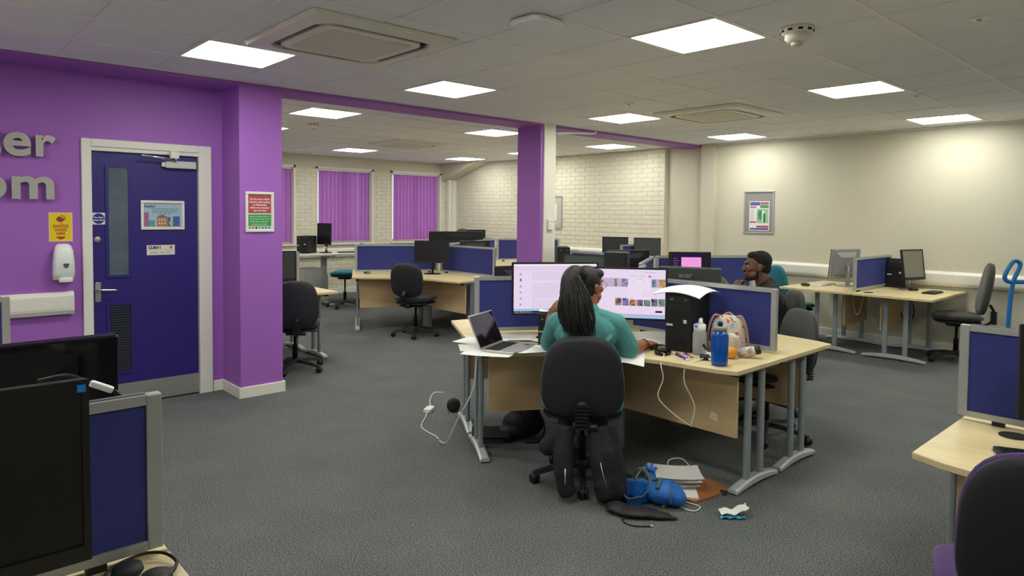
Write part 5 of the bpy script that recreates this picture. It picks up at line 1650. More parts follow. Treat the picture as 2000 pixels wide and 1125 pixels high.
# ------------------------------------------------------------------ on the carpet by the woman's chair
M_BLUECLOTH = mat('blue_nylon', '#1166bb', 0.55, noise=(14, '#0d549f', 0.8), bump=(35, 0.5))
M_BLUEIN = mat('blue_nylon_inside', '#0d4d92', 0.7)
M_TRIM = mat('grey_piping', '#4c5a60', 0.7)
t = thing('blue_bag', 'crumpled bright blue drawstring bag with grey piping on the carpet', 'bag', (2.985, 2.115, 0), R(-50))
b1 = MB()
b1.ellipsoid((0.075, 0.0, 0.062), (0.105, 0.095, 0.062))
b1.ellipsoid((0.13, -0.03, 0.05), (0.06, 0.06, 0.048))
b1.ellipsoid((0.02, 0.06, 0.06), (0.05, 0.05, 0.055))
b1.ellipsoid((-0.02, 0.10, 0.05), (0.05, 0.04, 0.045))
b1.ellipsoid((0.01, 0.085, 0.115), (0.028, 0.03, 0.035))
me = remeshed(b1, 0.007, 3); me.materials.append(M_BLUECLOTH)
link('bag_body', me, t)
# open mouth with a rolled rim
def mouth(u, v):
    a = 2 * PI * u
    rr = 0.085 + 0.012 * math.sin(3 * a + 1) - 0.022 * (1 - v)
    return (-0.075 + rr * math.cos(a), -0.005 + rr * 0.78 * math.sin(a), 0.002 + v * (0.075 + 0.030 * math.sin(a + 0.5)) + 0.004 * math.sin(7 * a))
MB().grid(mouth, 36, 6).build('bag_mouth', M_BLUECLOTH, t).modifiers.new('thick', 'SOLIDIFY').thickness = 0.004
MB().lathe([(0.060, 0.004), (0.001, 0.003)], 24, (-0.075, -0.005, 0), sy=0.78).build('bag_inside', M_BLUEIN, t)
MB().tube([mouth(k / 36, 1.0) for k in range(37)], 0.0045, 6).build('piping', M_TRIM, t)
MB().tube(smooth_path([(0.16, 0.05, 0.07), (0.12, 0.0, 0.122), (0.10, -0.07, 0.10), (0.10, -0.10, 0.04)], 6), 0.004, 6).build('piping', M_TRIM, t)
MB().tube(smooth_path([(-0.08, 0.06, 0.07), (-0.07, 0.06, 0.15), (-0.03, 0.03, 0.165), (0.0, 0.0, 0.12), (0.0, -0.03, 0.09)], 6), 0.011, 6, flat=0.3).build('strap', M_TRIM, t)
MB().tube(smooth_path([(0.0, 0.02, 0.115), (0.05, 0.0, 0.132), (0.03, -0.07, 0.11)], 6), 0.013, 6, flat=0.3).build('buckle_strap', M_TRIM, t)
for k in range(5):
    a = k * 1.3
    MB().tube([(0.01, 0.085, 0.135), (0.01 + 0.03 * math.cos(a), 0.085 + 0.03 * math.sin(a), 0.16 + 0.01 * math.sin(k))], 0.009, 6).build('tassel', M_BLUECLOTH, t)
t = thing('black_bag', 'flat black drawstring pouch lying in front of the blue bag', 'bag', (2.80, 2.065, 0), R(-50))
b2 = MB()
b2.ellipsoid((0.0, 0, 0.022), (0.13, 0.065, 0.022)).ellipsoid((-0.10, 0.03, 0.025), (0.06, 0.06, 0.024)).ellipsoid((0.10, -0.015, 0.016), (0.08, 0.04, 0.016)).ellipsoid((0.17, -0.02, 0.008), (0.04, 0.018, 0.009))
me = remeshed(b2, 0.006, 4); me.materials.append(mat('black_nylon', '#131417', 0.6, bump=(40, 0.5)))
link('pouch', me, t)
MB().tube(smooth_path([(-0.06, -0.05, 0.012), (-0.075, -0.075, 0.006), (-0.05, -0.115, 0.005), (0.0, -0.13, 0.005), (0.06, -0.12, 0.005)], 6), 0.0035, 6).build('drawcord', M_CABLE_B, t)
MB().lathe([(0.006, 0), (0.006, 0.016)], 8, M=Matrix.Translation((0.06, -0.12, 0.006)) @ Matrix.Rotation(R(90), 4, 'Y')).build('cord_end', M_CHROME, t)

# jacket and rucksack straps hanging under the chair
M_JACKET = mat('black_jacket_cloth', '#16181c', 0.75, noise=(20, '#1e2126', 0.7), bump=(30, 0.6))
jk = MB()
def drape(path, radii):
    jk.tube(smooth_path(path, 4), [radii[min(len(radii) - 1, int(i / 4))] for i in range((len(path) - 1) * 4 + 1)], 10)
F = Vector((math.cos(R(41)), math.sin(R(41)), 0)); RT = Vector((F.y, -F.x, 0)); C0 = Vector((2.95, 2.575, 0))
def cp_(r_, f_, z_):
    p = C0 + RT * r_ + F * f_
    return (p.x, p.y, z_)
drape([cp_(0.10, -0.27, 0.40), cp_(0.13, -0.30, 0.28), cp_(0.14, -0.31, 0.14), cp_(0.16, -0.30, 0.035)], [0.050, 0.060, 0.066, 0.055])
drape([cp_(0.06, -0.29, 0.40), cp_(0.08, -0.33, 0.25), cp_(0.11, -0.34, 0.12), cp_(0.13, -0.34, 0.035)], [0.035, 0.040, 0.050, 0.045])
drape([cp_(0.15, -0.24, 0.38), cp_(0.19, -0.26, 0.22), cp_(0.20, -0.28, 0.08), cp_(0.20, -0.29, 0.03)], [0.040, 0.045, 0.05, 0.045])
drape([cp_(-0.08, -0.28, 0.40), cp_(-0.10, -0.31, 0.26), cp_(-0.09, -0.33, 0.13), cp_(-0.07, -0.33, 0.03)], [0.05, 0.055, 0.05, 0.030])
drape([cp_(-0.12, -0.22, 0.38), cp_(-0.18, -0.24, 0.28), cp_(-0.20, -0.22, 0.24)], [0.045, 0.05, 0.035])
jm = remeshed(jk, 0.009, 5); jm.materials.append(M_JACKET)
t = thing('black_jacket', 'black jacket hanging in folds beneath the woman\'s chair to the floor', 'jacket', (0, 0, 0))
link('jacket_cloth', jm, t)
MB().tube([cp_(-0.085, -0.385, 0.20), cp_(-0.083, -0.388, 0.115)], 0.005, 6).build('zip_pull', M_STEEL, t)
MB().tube([cp_(0.10, -0.375, 0.24), cp_(0.115, -0.398, 0.18), cp_(0.135, -0.400, 0.12)], 0.0025, 5).build('zip', M_STEEL, t)

# paper pile, folder, cables, tissue
for k in range(4):
    sheet('paper_pile', ('bottom', 'second', 'third', 'topmost')[k] + ' white sheet of the loose paper pile behind the blue bag', (3.26 + 0.006 * k, 2.165 - 0.004 * k), 40 + (0, 7, -4, 3)[k], 0.21, 0.29, 0.02, z=0.026 + 0.012 * k, n=8, group='papers on the carpet')
o = MB().box(-0.16, 0.16, -0.115, 0.115, 0.002, 0.014).build('brown_folder', [M_WOODBROWN], None, (3.32, 2.03, 0), (0, 0, R(-10)))
tag(o, 'brown card folder on the carpet under the loose papers', 'folder')
o = MB().box(-0.158, 0.158, -0.112, 0.112, 0.014, 0.022).build('white_pad', M_PAPER, None, (3.245, 2.13, 0), (0, 0, R(38)))
tag(o, 'white writing pad under the loose papers on the carpet', 'pad')
t = thing('black_clip', 'black bulldog clip on the carpet beside the brown folder', 'clip', (3.38, 1.905, 0), R(20))
MB().prism([(-0.016, 0), (0.016, 0), (0.008, 0.022), (-0.008, 0.022)], -0.018, 0.018, M=Matrix.Rotation(R(90), 4, 'X')).build('clip_body', M_BLACKP, t)
MB().tube(smooth_path([(-0.008, 0, 0.02), (-0.02, 0, 0.035), (-0.005, 0, 0.04), (0.005, 0, 0.024)], 4), 0.0015, 5).build('clip_wire', M_STEEL, t)
cable('white_cable', 'white cable looping behind the loose papers on the carpet', [(3.10, 2.32, 0.01), (3.26, 2.36, 0.05), (3.36, 2.32, 0.055), (3.39, 2.28, 0.02), (3.43, 2.30, 0.07), (3.50, 2.25, 0.075), (3.48, 2.16, 0.03)], 0.0035, M_CABLE_W)
cable('white_cable', 'white cable loop on the carpet in front of the paper pile', [(3.14, 2.04, 0.022), (3.08, 2.01, 0.008), (3.05, 1.96, 0.006), (3.06, 1.89, 0.006), (3.13, 1.90, 0.006), (3.12, 1.98, 0.007), (3.08, 2.02, 0.012), (2.98, 2.03, 0.006)], 0.0035, M_CABLE_W)
t = thing('tissue_wrapper', 'crumpled white and turquoise wrapper on the carpet by the desk foot', 'wrapper', (3.175, 1.73, 0), R(-45))
fnw = lambda u, v: (-0.07 + 0.14 * u, -0.035 + 0.07 * v, 0.006 + 0.05 * max(0, u - 0.55) ** 1.0 * 1.6 + 0.012 * abs(math.sin(7 * u + 3 * v)) + 0.012 * (v - 0.5) ** 2 * 4)
MB().grid(fnw, 14, 8, smooth=False).build('tissue', M_PAPER, t)
MB().grid(lambda u, v: (-0.078 + 0.13 * u, -0.046 + 0.026 * v, 0.004 + 0.010 * abs(math.sin(9 * u + 2 * v))), 12, 4, smooth=False).build('turquoise_edge', mat('turquoise_film', '#2fa7c4', 0.4), t)
t = thing('dark_bag', 'dark rucksack on the carpet under the left side of the woman\'s desk', 'bag', (3.20, 3.33, 0), R(-40))
b3 = MB().ellipsoid((0, 0, 0.10), (0.15, 0.09, 0.10)).ellipsoid((0.05, 0, 0.16), (0.07, 0.07, 0.09)).ellipsoid((-0.08, -0.03, 0.05), (0.1, 0.07, 0.05))
me = remeshed(b3, 0.010, 4); me.materials.append(mat('black_nylon', '#131417'))
link('bag_body', me, t)
MB().tube(smooth_path([(0.10, -0.05, 0.20), (0.14, -0.08, 0.10), (0.10, -0.12, 0.012), (0.0, -0.13, 0.008)], 5), 0.010, 6, flat=0.3).build('strap', M_BLACKM, t)
t = thing('footrest', 'black footrest on the carpet beside the dark rucksack', 'footrest', (2.99, 3.43, 0), R(-38))
MB().box(-0.13, 0.13, -0.07, 0.07, 0.05, 0.065, 0, Matrix.Rotation(R(14), 4, 'X')).build('tread', M_BLACKM, t)
MB().box(-0.13, -0.11, -0.07, 0.07, 0.0, 0.05).box(0.11, 0.13, -0.07, 0.07, 0.0, 0.05).build('side_support', M_BLACKM, t)
t = thing('cable_reel', 'black round cable reel beside the desk leg near the white adapter', 'cable reel', (3.20, 4.12, 0), R(50))
MB().lathe([(0.02, -0.02), (0.052, -0.02), (0.052, -0.014), (0.03, -0.012), (0.03, 0.012), (0.052, 0.014), (0.052, 0.02), (0.02, 0.02)], 22, M=Matrix.Translation((0, 0, 0.052)) @ Matrix.Rotation(R(90), 4, 'Y')).build('reel', M_BLACKM, t)
# left foreground desk clutter
t = thing('headphones', 'black headphones with coiled lead on the left foreground desk', 'headphones', (0.385, 1.655, ZT), R(20))
MB().lathe([(0.028, 0.001), (0.034, 0.010), (0.030, 0.022), (0.012, 0.026)], 22).build('ear_cup', M_BLACKM, t, (0.0, 0.03, 0))
MB().lathe([(0.028, 0.001), (0.034, 0.010), (0.030, 0.022), (0.012, 0.026)], 22).build('ear_cup', M_BLACKM, t, (0.012, -0.055, 0))
MB().tube(smooth_path([(-0.07, 0.02, 0.012), (-0.02, 0.055, 0.02), (0.05, 0.055, 0.02), (0.082, 0.02, 0.018), (0.08, -0.03, 0.012), (0.05, -0.06, 0.01)], 6), 0.004, 6).build('lead', M_CABLE_B, t)
MB().tube(smooth_path([(-0.10, -0.02, 0.012), (-0.06, -0.07, 0.02), (0.0, -0.085, 0.02), (0.05, -0.06, 0.016)], 6), 0.009, 6, flat=0.5).build('headband', M_BLACKP, t)
cable('beige_cable', 'cream cable lying across the left foreground desk', [(0.05, 1.62, ZT + 0.006), (0.18, 1.66, ZT + 0.006), (0.27, 1.675, ZT + 0.008), (0.33, 1.64, ZT + 0.008)], 0.006, mat('cream_cable', '#cfc39a', 0.5))
t = thing('adapter_dongle', 'white video adapter plug hanging over the left foreground screen', 'adapter', (0.352, 1.80, 1.134), R(-20))
MB().prism(rrect(0.052, 0.018, 0.006, 3), -0.007, 0.007, M=Matrix.Rotation(R(25), 4, 'Y')).build('adapter_shell', M_WHITEP, t, bevel=0.003)
MB().tube(smooth_path([(-0.026, 0, 0.011), (-0.07, 0.01, 0.03), (-0.13, 0.02, 0.02)], 5), 0.005, 6).build('lead', M_CABLE_B, t)
MB().tube(smooth_path([(0.026, 0, -0.011), (0.040, -0.004, -0.030), (0.036, -0.012, -0.075), (0.03, -0.016, -0.20), (0.02, 0.02, -0.405)], 5), 0.005, 6).build('lead', M_CABLE_B, t)
t = thing('blue_tag', 'small bright blue sticker on the corner of the near monitor', 'sticker', (0.252, 1.459, 1.215), 0)
MB().box(-0.007, 0.007, -0.0009, 0, -0.007, 0.007).build('sticker_face', mat('tag_blue', '#1f8fe0', 0.5), t)
# olive patterned bundle on the man's desk
t = thing('patterned_bag', 'olive patterned cloth bag on the man\'s desk beside the acer monitor', 'bag', (4.51, 2.635, ZT), R(-40))
b4 = MB().ellipsoid((0, 0, 0.13), (0.10, 0.07, 0.13)).ellipsoid((0.0, 0, 0.29), (0.095, 0.060, 0.095))
me = remeshed(b4, 0.010, 4); me.materials.append(mat('olive_pattern', '#4a4d36', 0.85, noise=(38, '#7d7a58', 0.9)))
link('bag_body', me, t)
MB().tube(smooth_path([(-0.03, 0.05, 0.30), (0.0, 0.065, 0.33), (0.03, 0.05, 0.30)], 5), 0.008, 6).build('handle', M_BLACKM, t)

# ------------------------------------------------------------------ people
def frame(c, ang):
    F = Vector((math.cos(R(ang)), math.sin(R(ang)), 0))
    RT = Vector((F.y, -F.x, 0))
    c = Vector((c[0], c[1], 0))
    return (lambda r_, f_, z_: c + RT * r_ + F * f_ + Vector((0, 0, z_)))
def frameM(o, ang):
    """matrix: x = right, y = forward, z = up at point o"""
    F = Vector((math.cos(R(ang)), math.sin(R(ang)), 0)); RT = Vector((F.y, -F.x, 0))
    return Matrix(((RT.x, F.x, 0, o[0]), (RT.y, F.y, 0, o[1]), (0, 0, 1, o[2]), (0, 0, 0, 1)))
def limb(mb, pts, rad, seg=14, n=5):
    """tapered tube through joints with rounded ends"""
    P = smooth_path(pts, n)
    rr = []
    k = len(pts)
    for i in range(len(P)):
        u = i / n
        a = min(int(u), k - 2)
        t = u - a
        rr.append(rad[a] * (1 - t) + rad[a + 1] * t)
    mb.tube(P, rr, seg)
    mb.ellipsoid(P[0], (rr[0],) * 3, 12, 8)
    mb.ellipsoid(P[-1], (rr[-1],) * 3, 12, 8)
def hand(mb, M, curl=0.5, side=1, spread=1.0, s=1.0):
    """M: x = across the palm towards the thumb (times side), y = along the fingers, z = back of the hand; wrist at the origin"""
    mb.ellipsoid((0, 0.045 * s, 0), (0.040 * s, 0.050 * s, 0.016 * s), 14, 10, 0, M)
    mb.ellipsoid((0, 0.008 * s, 0), (0.026 * s, 0.030 * s, 0.019 * s), 12, 8, 0, M)
    for k, (x, L, rd) in enumerate(((0.030, 0.068, 0.0088), (0.010, 0.078, 0.0092), (-0.011, 0.072, 0.0088), (-0.030, 0.056, 0.0078))):
        p = [Vector((x * side * s, 0.072 * s, 0.0))]
        a = 0.15 + 0.25 * curl
        d = L * s / 3
        ox = x * side * 0.22 * spread
        for j in range(3):
            q = p[-1] + Vector((ox * d * 6, math.cos(a) * d, -math.sin(a) * d))
            p.append(q)
            a += curl * (0.75 + 0.15 * j)
        mb.tube([M @ q for q in p], [rd * s * 1.08, rd * s * 1.03, rd * s * 0.95, rd * s * 0.82], 8)
        mb.ellipsoid(M @ p[-1], (rd * s * 0.84,) * 3, 8, 6)
    th = [Vector((0.022 * side * s, 0.018 * s, -0.004 * s)), Vector((0.046 * side * s, 0.040 * s, -0.012 * s)), Vector((0.056 * side * s, 0.064 * s, -0.018 * s)), Vector((0.054 * side * s, 0.086 * s, -0.024 * s))]
    mb.tube([M @ q for q in th], [0.0135 * s, 0.0115 * s, 0.0105 * s, 0.0085 * s], 8)
    mb.ellipsoid(M @ th[-1], (0.0088 * s,) * 3, 8, 6)
def handM(wrist, tip, back):
    """hand frame from the wrist point, a point the fingers aim at and the direction the back of the hand faces"""
    y = (Vector(tip) - Vector(wrist)).normalized()
    z = Vector(back); z = (z - y * z.dot(y)).normalized()
    x = y.cross(z)
    return Matrix(((x.x, y.x, z.x, wrist[0]), (x.y, y.y, z.y, wrist[1]), (x.z, y.z, z.z, wrist[2]), (0, 0, 0, 1)))
def head(mb, M, s=1.0, brow=1.0):
    """M: x right, y forward, z up, origin at the middle of the head"""
    e = lambda c, r_: mb.ellipsoid(tuple(v * s for v in c), tuple(v * s for v in r_), 18, 12, 0, M)
    e((0, -0.012, 0.028), (0.074, 0.094, 0.086))
    e((0, 0.022, 0.000), (0.066, 0.070, 0.085))
    e((0, 0.040, -0.045), (0.052, 0.050, 0.058))
    e((0, 0.066, -0.092), (0.024, 0.024, 0.020))
    e((0.045, 0.020, -0.060), (0.020, 0.045, 0.030)); e((-0.045, 0.020, -0.060), (0.020, 0.045, 0.030))
    e((0, 0.080, 0.030), (0.050, 0.016 * brow, 0.014))
    mb.tube([M @ Vector((0, 0.084 * s, 0.022 * s)), M @ Vector((0, 0.098 * s, -0.006 * s)), M @ Vector((0, 0.107 * s, -0.024 * s))], [0.009 * s, 0.012 * s, 0.0135 * s], 10)
    e((0, 0.101, -0.026), (0.019, 0.013, 0.011))
    e((0, 0.087, -0.052), (0.026, 0.011, 0.0075)); e((0, 0.085, -0.064), (0.024, 0.011, 0.0085))
    for k in (-1, 1):
        e((k * 0.040, 0.062, -0.018), (0.022, 0.020, 0.020))
        e((k * 0.076, -0.008, -0.012), (0.009, 0.018, 0.031))
        e((k * 0.080, -0.016, 0.004), (0.008, 0.014, 0.018))
def eyes(parent, M, s=1.0):
    for k in (-1, 1):
        o = MB().ellipsoid((k * 0.031 * s, 0.074 * s, 0.008 * s), (0.012 * s,) * 3, 12, 8, 0, M).build('eye', mat('eye_white', '#e6e0da', 0.3), parent)
        MB().ellipsoid((k * 0.031 * s, 0.083 * s, 0.008 * s), (0.006 * s, 0.005 * s, 0.006 * s), 10, 6, 0, M).build('iris', M_GLOSSB, o)

def hair_mat(name, c1, c2):
    m = bpy.data.materials.new(name)
    m.use_nodes = True
    nt = m.node_tree
    b = nt.nodes['Principled BSDF']; b.inputs['Roughness'].default_value = 0.55
    tc = nt.nodes.new('ShaderNodeTexCoord'); mp_ = nt.nodes.new('ShaderNodeMapping'); mp_.inputs['Scale'].default_value = (60, 60, 5)
    n = nt.nodes.new('ShaderNodeTexNoise'); n.inputs['Scale'].default_value = 2.0; n.inputs['Detail'].default_value = 4
    r = nt.nodes.new('ShaderNodeValToRGB'); r.color_ramp.elements[0].position = 0.35; r.color_ramp.elements[1].position = 0.7
    r.color_ramp.elements[0].color = rgb(c1); r.color_ramp.elements[1].color = rgb(c2)
    bp = nt.nodes.new('ShaderNodeBump'); bp.inputs['Strength'].default_value = 0.8; bp.inputs['Distance'].default_value = 0.006
    nt.links.new(tc.outputs['Object'], mp_.inputs['Vector']); nt.links.new(mp_.outputs['Vector'], n.inputs['Vector']); nt.links.new(n.outputs['Fac'], r.inputs['Fac'])
    nt.links.new(r.outputs['Color'], b.inputs['Base Color']); nt.links.new(n.outputs['Fac'], bp.inputs['Height']); nt.links.new(bp.outputs['Normal'], b.inputs['Normal'])
    return m

# ---- the woman, seen from behind
M_SKIN1 = mat('warm_brown_skin', '#a5694a', 0.55, noise=(30, '#9a5f43', 0.6))
M_TEE = mat('teal_tshirt', '#579a98', 0.85, noise=(7, '#4d8e8b', 0.7), bump=(26, 0.35))
M_TROUS = mat('dark_trousers', '#23262e', 0.85)
wp = frame((2.93, 2.555), 41)
person = thing('person', 'woman with a long dark ponytail in a teal t-shirt working at the bright monitors', 'person', tuple(wp(0, 0, 0)))
HW = frameM(wp(0.022, 0.045, 1.132), -2)
body = MB()
head(body, HW, 0.98)
limb(body, [wp(0.022, 0.02, 1.06), wp(0.018, 0.01, 0.985)], [0.054, 0.062])
limb(body, [wp(0.015, -0.01, 0.90), wp(0.008, -0.03, 0.76), wp(0, -0.04, 0.60)], [0.09, 0.11, 0.12])
body.ellipsoid(wp(0, -0.03, 0.58), (0.15, 0.15, 0.085))
RS, RE, RW = wp(0.180, 0.02, 0.915), wp(0.262, 0.06, 0.765), wp(0.372, 0.262, 0.762)
LS, LE, LW = wp(-0.150, 0.02, 0.915), wp(-0.205, 0.165, 0.765), wp(-0.205, 0.215, 0.915)
limb(body, [RS, RE], [0.052, 0.045]); limb(body, [RE, wp(0.315, 0.155, 0.768), RW], [0.043, 0.038, 0.027])
limb(body, [LS, LE], [0.050, 0.044]); limb(body, [LE, LW], [0.043, 0.027])
hand(body, handM(RW, wp(0.44, 0.37, 0.762), (0, 0, 1)), 0.55, -1)
hand(body, handM(LW, wp(-0.155, 0.195, 0.985), -Vector((math.cos(R(41)), math.sin(R(41)), 0)) + Vector((0, 0, 0.2))), 0.75, 1)
me = remeshed(body, 0.0045, 4); me.materials.append(M_SKIN1)
o = link('body', me, person); o.matrix_world = Matrix.Identity(4); o.location = -Vector(wp(0, 0, 0))
def add(mb_or_me, name, m, parent=person, origin=None):
    me = mb_or_me.mesh(name, m) if isinstance(mb_or_me, MB) else mb_or_me
    if not isinstance(mb_or_me, MB):
        me.materials.append(m)
    o = link(name, me, parent)
    o.location = -Vector(origin if origin is not None else person.location)
    return o
tee = MB()
limb(tee, [wp(0.018, 0.008, 0.985), wp(0.012, -0.015, 0.90), wp(0.008, -0.03, 0.76), wp(0, -0.04, 0.60)], [0.075, 0.118, 0.135, 0.142])
tee.ellipsoid((0, 0, 0), (0.185, 0.122, 0.13), 20, 14, 0, frameM(wp(0.014, -0.002, 0.868), 41))
tee.ellipsoid((0, 0, 0), (0.170, 0.130, 0.16), 20, 14, 0, frameM(wp(0.008, -0.03, 0.70), 41))
limb(tee, [wp(0.09, 0.0, 0.955), RS], [0.055, 0.068]); limb(tee, [wp(-0.06, 0.0, 0.955), LS], [0.055, 0.066])
limb(tee, [RS, RS.lerp(RE, 0.55), RS.lerp(RE, 0.92)], [0.069, 0.068, 0.066])
limb(tee, [LS, LS.lerp(LE, 0.55), LS.lerp(LE, 0.90)], [0.067, 0.066, 0.064])
# soft folds running from the shoulders
for (a, b_, c_) in (((0.15, -0.085, 0.86), (0.10, -0.125, 0.80), (0.05, -0.14, 0.75)), ((0.17, -0.07, 0.80), (0.12, -0.115, 0.73), (0.06, -0.135, 0.68)), ((-0.12, -0.09, 0.86), (-0.08, -0.125, 0.80), (-0.04, -0.14, 0.76)), ((-0.15, -0.05, 0.78), (-0.11, -0.11, 0.72), (-0.05, -0.135, 0.69))):
    limb(tee, [wp(*a), wp(*b_), wp(*c_)], [0.012, 0.014, 0.010], 8)
add(remeshed(tee, 0.006, 5), 't_shirt', M_TEE)
leg = MB()
leg.ellipsoid((0, 0, 0), (0.175, 0.15, 0.085), 18, 12, 0, frameM(wp(0, -0.02, 0.58), 41))
for s in (-1, 1):
    limb(leg, [wp(s * 0.085, 0.02, 0.575), wp(s * 0.11, 0.40, 0.555)], [0.078, 0.060])
    limb(leg, [wp(s * 0.11, 0.40, 0.550), wp(s * 0.11, 0.38, 0.30), wp(s * 0.11, 0.35, 0.10)], [0.060, 0.052, 0.040])
add(remeshed(leg, 0.009, 4), 'trousers', M_TROUS)
for s in (-1, 1):
    sh_ = MB().ellipsoid((0, 0, 0), (0.042, 0.115, 0.040), 14, 10, 0, frameM(wp(s * 0.11, 0.41, 0.042), 41)).ellipsoid((0, 0, 0), (0.038, 0.04, 0.055), 12, 8, 0, frameM(wp(s * 0.11, 0.35, 0.06), 41))
    add(remeshed(sh_, 0.008, 3), 'shoe', M_BLACKM)
# hair: cap, ponytail and loose strands
M_HAIR1 = hair_mat('dark_brown_hair', '#0a0808', '#2a2524')
cap = MB()
cap.ellipsoid((0, -0.018, 0.034), (0.080, 0.096, 0.090), 20, 14, 0, HW)
cap.ellipsoid((0, -0.045, -0.02), (0.070, 0.062, 0.075), 18, 12, 0, HW)
cap.ellipsoid((0.035, 0.035, 0.075), (0.045, 0.040, 0.030), 14, 10, 0, HW); cap.ellipsoid((-0.035, 0.035, 0.075), (0.045, 0.040, 0.030), 14, 10, 0, HW)
limb(cap, [wp(-0.015, -0.03, 1.205), wp(-0.055, -0.075, 1.225), wp(-0.080, -0.115, 1.185), wp(-0.085, -0.140, 1.10)], [0.040, 0.040, 0.050, 0.052])
for (x, wd) in ((-0.070, 0.046), (-0.035, 0.050), (0.0, 0.045)):
    limb(cap, [wp(x * 0.7 - 0.03, -0.12, 1.13), wp(x - 0.02, -0.160, 1.02), wp(x + 0.005, -0.175, 0.935), wp(x * 0.8 + 0.012, -0.182, 0.880)], [wd, wd * 1.0, wd * 0.75, wd * 0.35])
hm = remeshed(cap, 0.006, 4)
hair = add(hm, 'hair', M_HAIR1)
st = MB()
rnd = random.Random(4)
for k in range(170):
    u = rnd.uniform(-1, 1)
    d_ = rnd.uniform(-0.02, 0.012)
    a = wp(-0.06 + 0.030 * u, -0.125 + d_, 1.19 + rnd.uniform(-0.02, 0.02))
    b_ = wp(-0.050 + 0.085 * u + rnd.uniform(-0.01, 0.01), -0.190 + d_ + 0.02 * abs(u), 1.07)
    c_ = wp(-0.036 + 0.088 * u + rnd.uniform(-0.012, 0.012), -0.210 + d_ + 0.03 * abs(u), 0.97)
    e_ = wp(-0.018 + 0.070 * u + rnd.uniform(-0.02, 0.02), -0.205 + d_ + 0.02 * abs(u), 0.90)
    f_ = wp(-0.002 + 0.048 * u + rnd.uniform(-0.02, 0.02), -0.195 + d_, 0.835 + rnd.uniform(-0.012, 0.075))
    P_ = smooth_path([a, b_, c_, e_, f_], 4)
    st.tube(P_, [0.0048 - 0.0040 * i / (len(P_) - 1) for i in range(len(P_))], 5)
for k in range(16):
    z0_ = rnd.uniform(1.0, 1.16)
    x0_ = rnd.uniform(-0.13, -0.10)
    st.tube(smooth_path([wp(x0_ + 0.03, -0.13, z0_ + 0.05), wp(x0_, -0.15, z0_), wp(x0_ - 0.012 * rnd.random(), -0.15, z0_ - 0.05), wp(x0_ + 0.02 * rnd.random(), -0.16, z0_ - 0.10)], 4), 0.0011, 4)
o = stuff(add(st, 'loose_strands', M_HAIR1, hair, (0, 0, 0)))
o.location = (0, 0, 0)
el = MB().lathe([(0.030, -0.010), (0.040, -0.006), (0.040, 0.006), (0.030, 0.010)], 16, M=Matrix.Translation(wp(-0.035, -0.055, 1.222)) @ Matrix.Rotation(R(41), 4, 'Z') @ Matrix.Rotation(R(60), 4, 'Y'))
add(el, 'hair_tie', M_BLACKM)
gl = MB()
for k in (-1, 1):
    gl.tube([HW @ Vector((k * 0.034 + 0.023 * math.cos(2 * PI * i / 16), 0.098, 0.006 + 0.019 * math.sin(2 * PI * i / 16))) for i in range(17)], 0.0016, 6)
    gl.tube([HW @ Vector((k * 0.058, 0.097, 0.010)), HW @ Vector((k * 0.079, 0.055, 0.010)), HW @ Vector((k * 0.082, -0.012, 0.006))], 0.0016, 6)
gl.tube([HW @ Vector((-0.011, 0.1, 0.010)), HW @ Vector((0.011, 0.1, 0.010))], 0.0016, 6)
add(gl, 'glasses', M_STEEL)
ax = (RW - RE).normalized(); u_ = Vector((0, 0, 1)); u_ = (u_ - ax * u_.dot(ax)).normalized(); v_ = ax.cross(u_)
bm_ = MB()
for off in (-0.020, -0.012):
    cpt = RW + ax * off
    bm_.tube([cpt + u_ * (0.031 * math.cos(2 * PI * i / 20)) + v_ * (0.033 * math.sin(2 * PI * i / 20)) for i in range(21)], 0.003, 6)
add(bm_, 'bracelet', mat('bead_brown', '#5a2f20', 0.5))
for k in (-1, 1):
    add(MB().ellipsoid((k * 0.031, 0.074, 0.008), (0.012,) * 3, 12, 8, 0, HW), 'eye', mat('eye_white', '#e6e0da', 0.3))

# ---- the man, in profile at the next desk
M_SKIN2 = mat('deep_brown_skin', '#6a4636', 0.5, noise=(30, '#5f3e30', 0.6))
mp_w = frame((5.068, 2.612), 128)
man = thing('person', 'man with short black hair in a black t-shirt resting his chin on his hands', 'person', tuple(mp_w(0, -0.05, 0)))
MO = man.location.copy()
HM = frameM(mp_w(0, 0.0, 1.147), 128)
mb = MB()
head(mb, HM, 1.0, 1.15)
limb(mb, [mp_w(0, -0.035, 1.08), mp_w(0, -0.065, 0.985)], [0.058, 0.066])
limb(mb, [mp_w(0, -0.085, 0.90), mp_w(0, -0.10, 0.72), mp_w(0, -0.11, 0.58)], [0.095, 0.11, 0.12])
for s in (-1, 1):
    S_, E_, W_ = mp_w(s * 0.185, -0.085, 0.915), mp_w(s * 0.20, 0.165, 0.765), mp_w(s * 0.045, 0.170, 0.950)
    limb(mb, [S_, E_], [0.048, 0.046]); limb(mb, [E_, W_], [0.047, 0.030])
    hand(mb, handM(W_, mp_w(s * 0.005, 0.135, 1.05), tuple(mp_w(s * 0.3, 0.35, 0) - mp_w(0, 0, 0))), 0.9, -s)
me = remeshed(mb, 0.0045, 4); me.materials.append(M_SKIN2)
o = link('body', me, man); o.location = -MO
tee2 = MB()
limb(tee2, [mp_w(0, -0.072, 1.000), mp_w(0, -0.09, 0.90), mp_w(0, -0.10, 0.72), mp_w(0, -0.11, 0.56)], [0.078, 0.128, 0.145, 0.152])
tee2.ellipsoid((0, 0, 0), (0.20, 0.128, 0.13), 20, 14, 0, frameM(mp_w(0, -0.09, 0.865), 128))
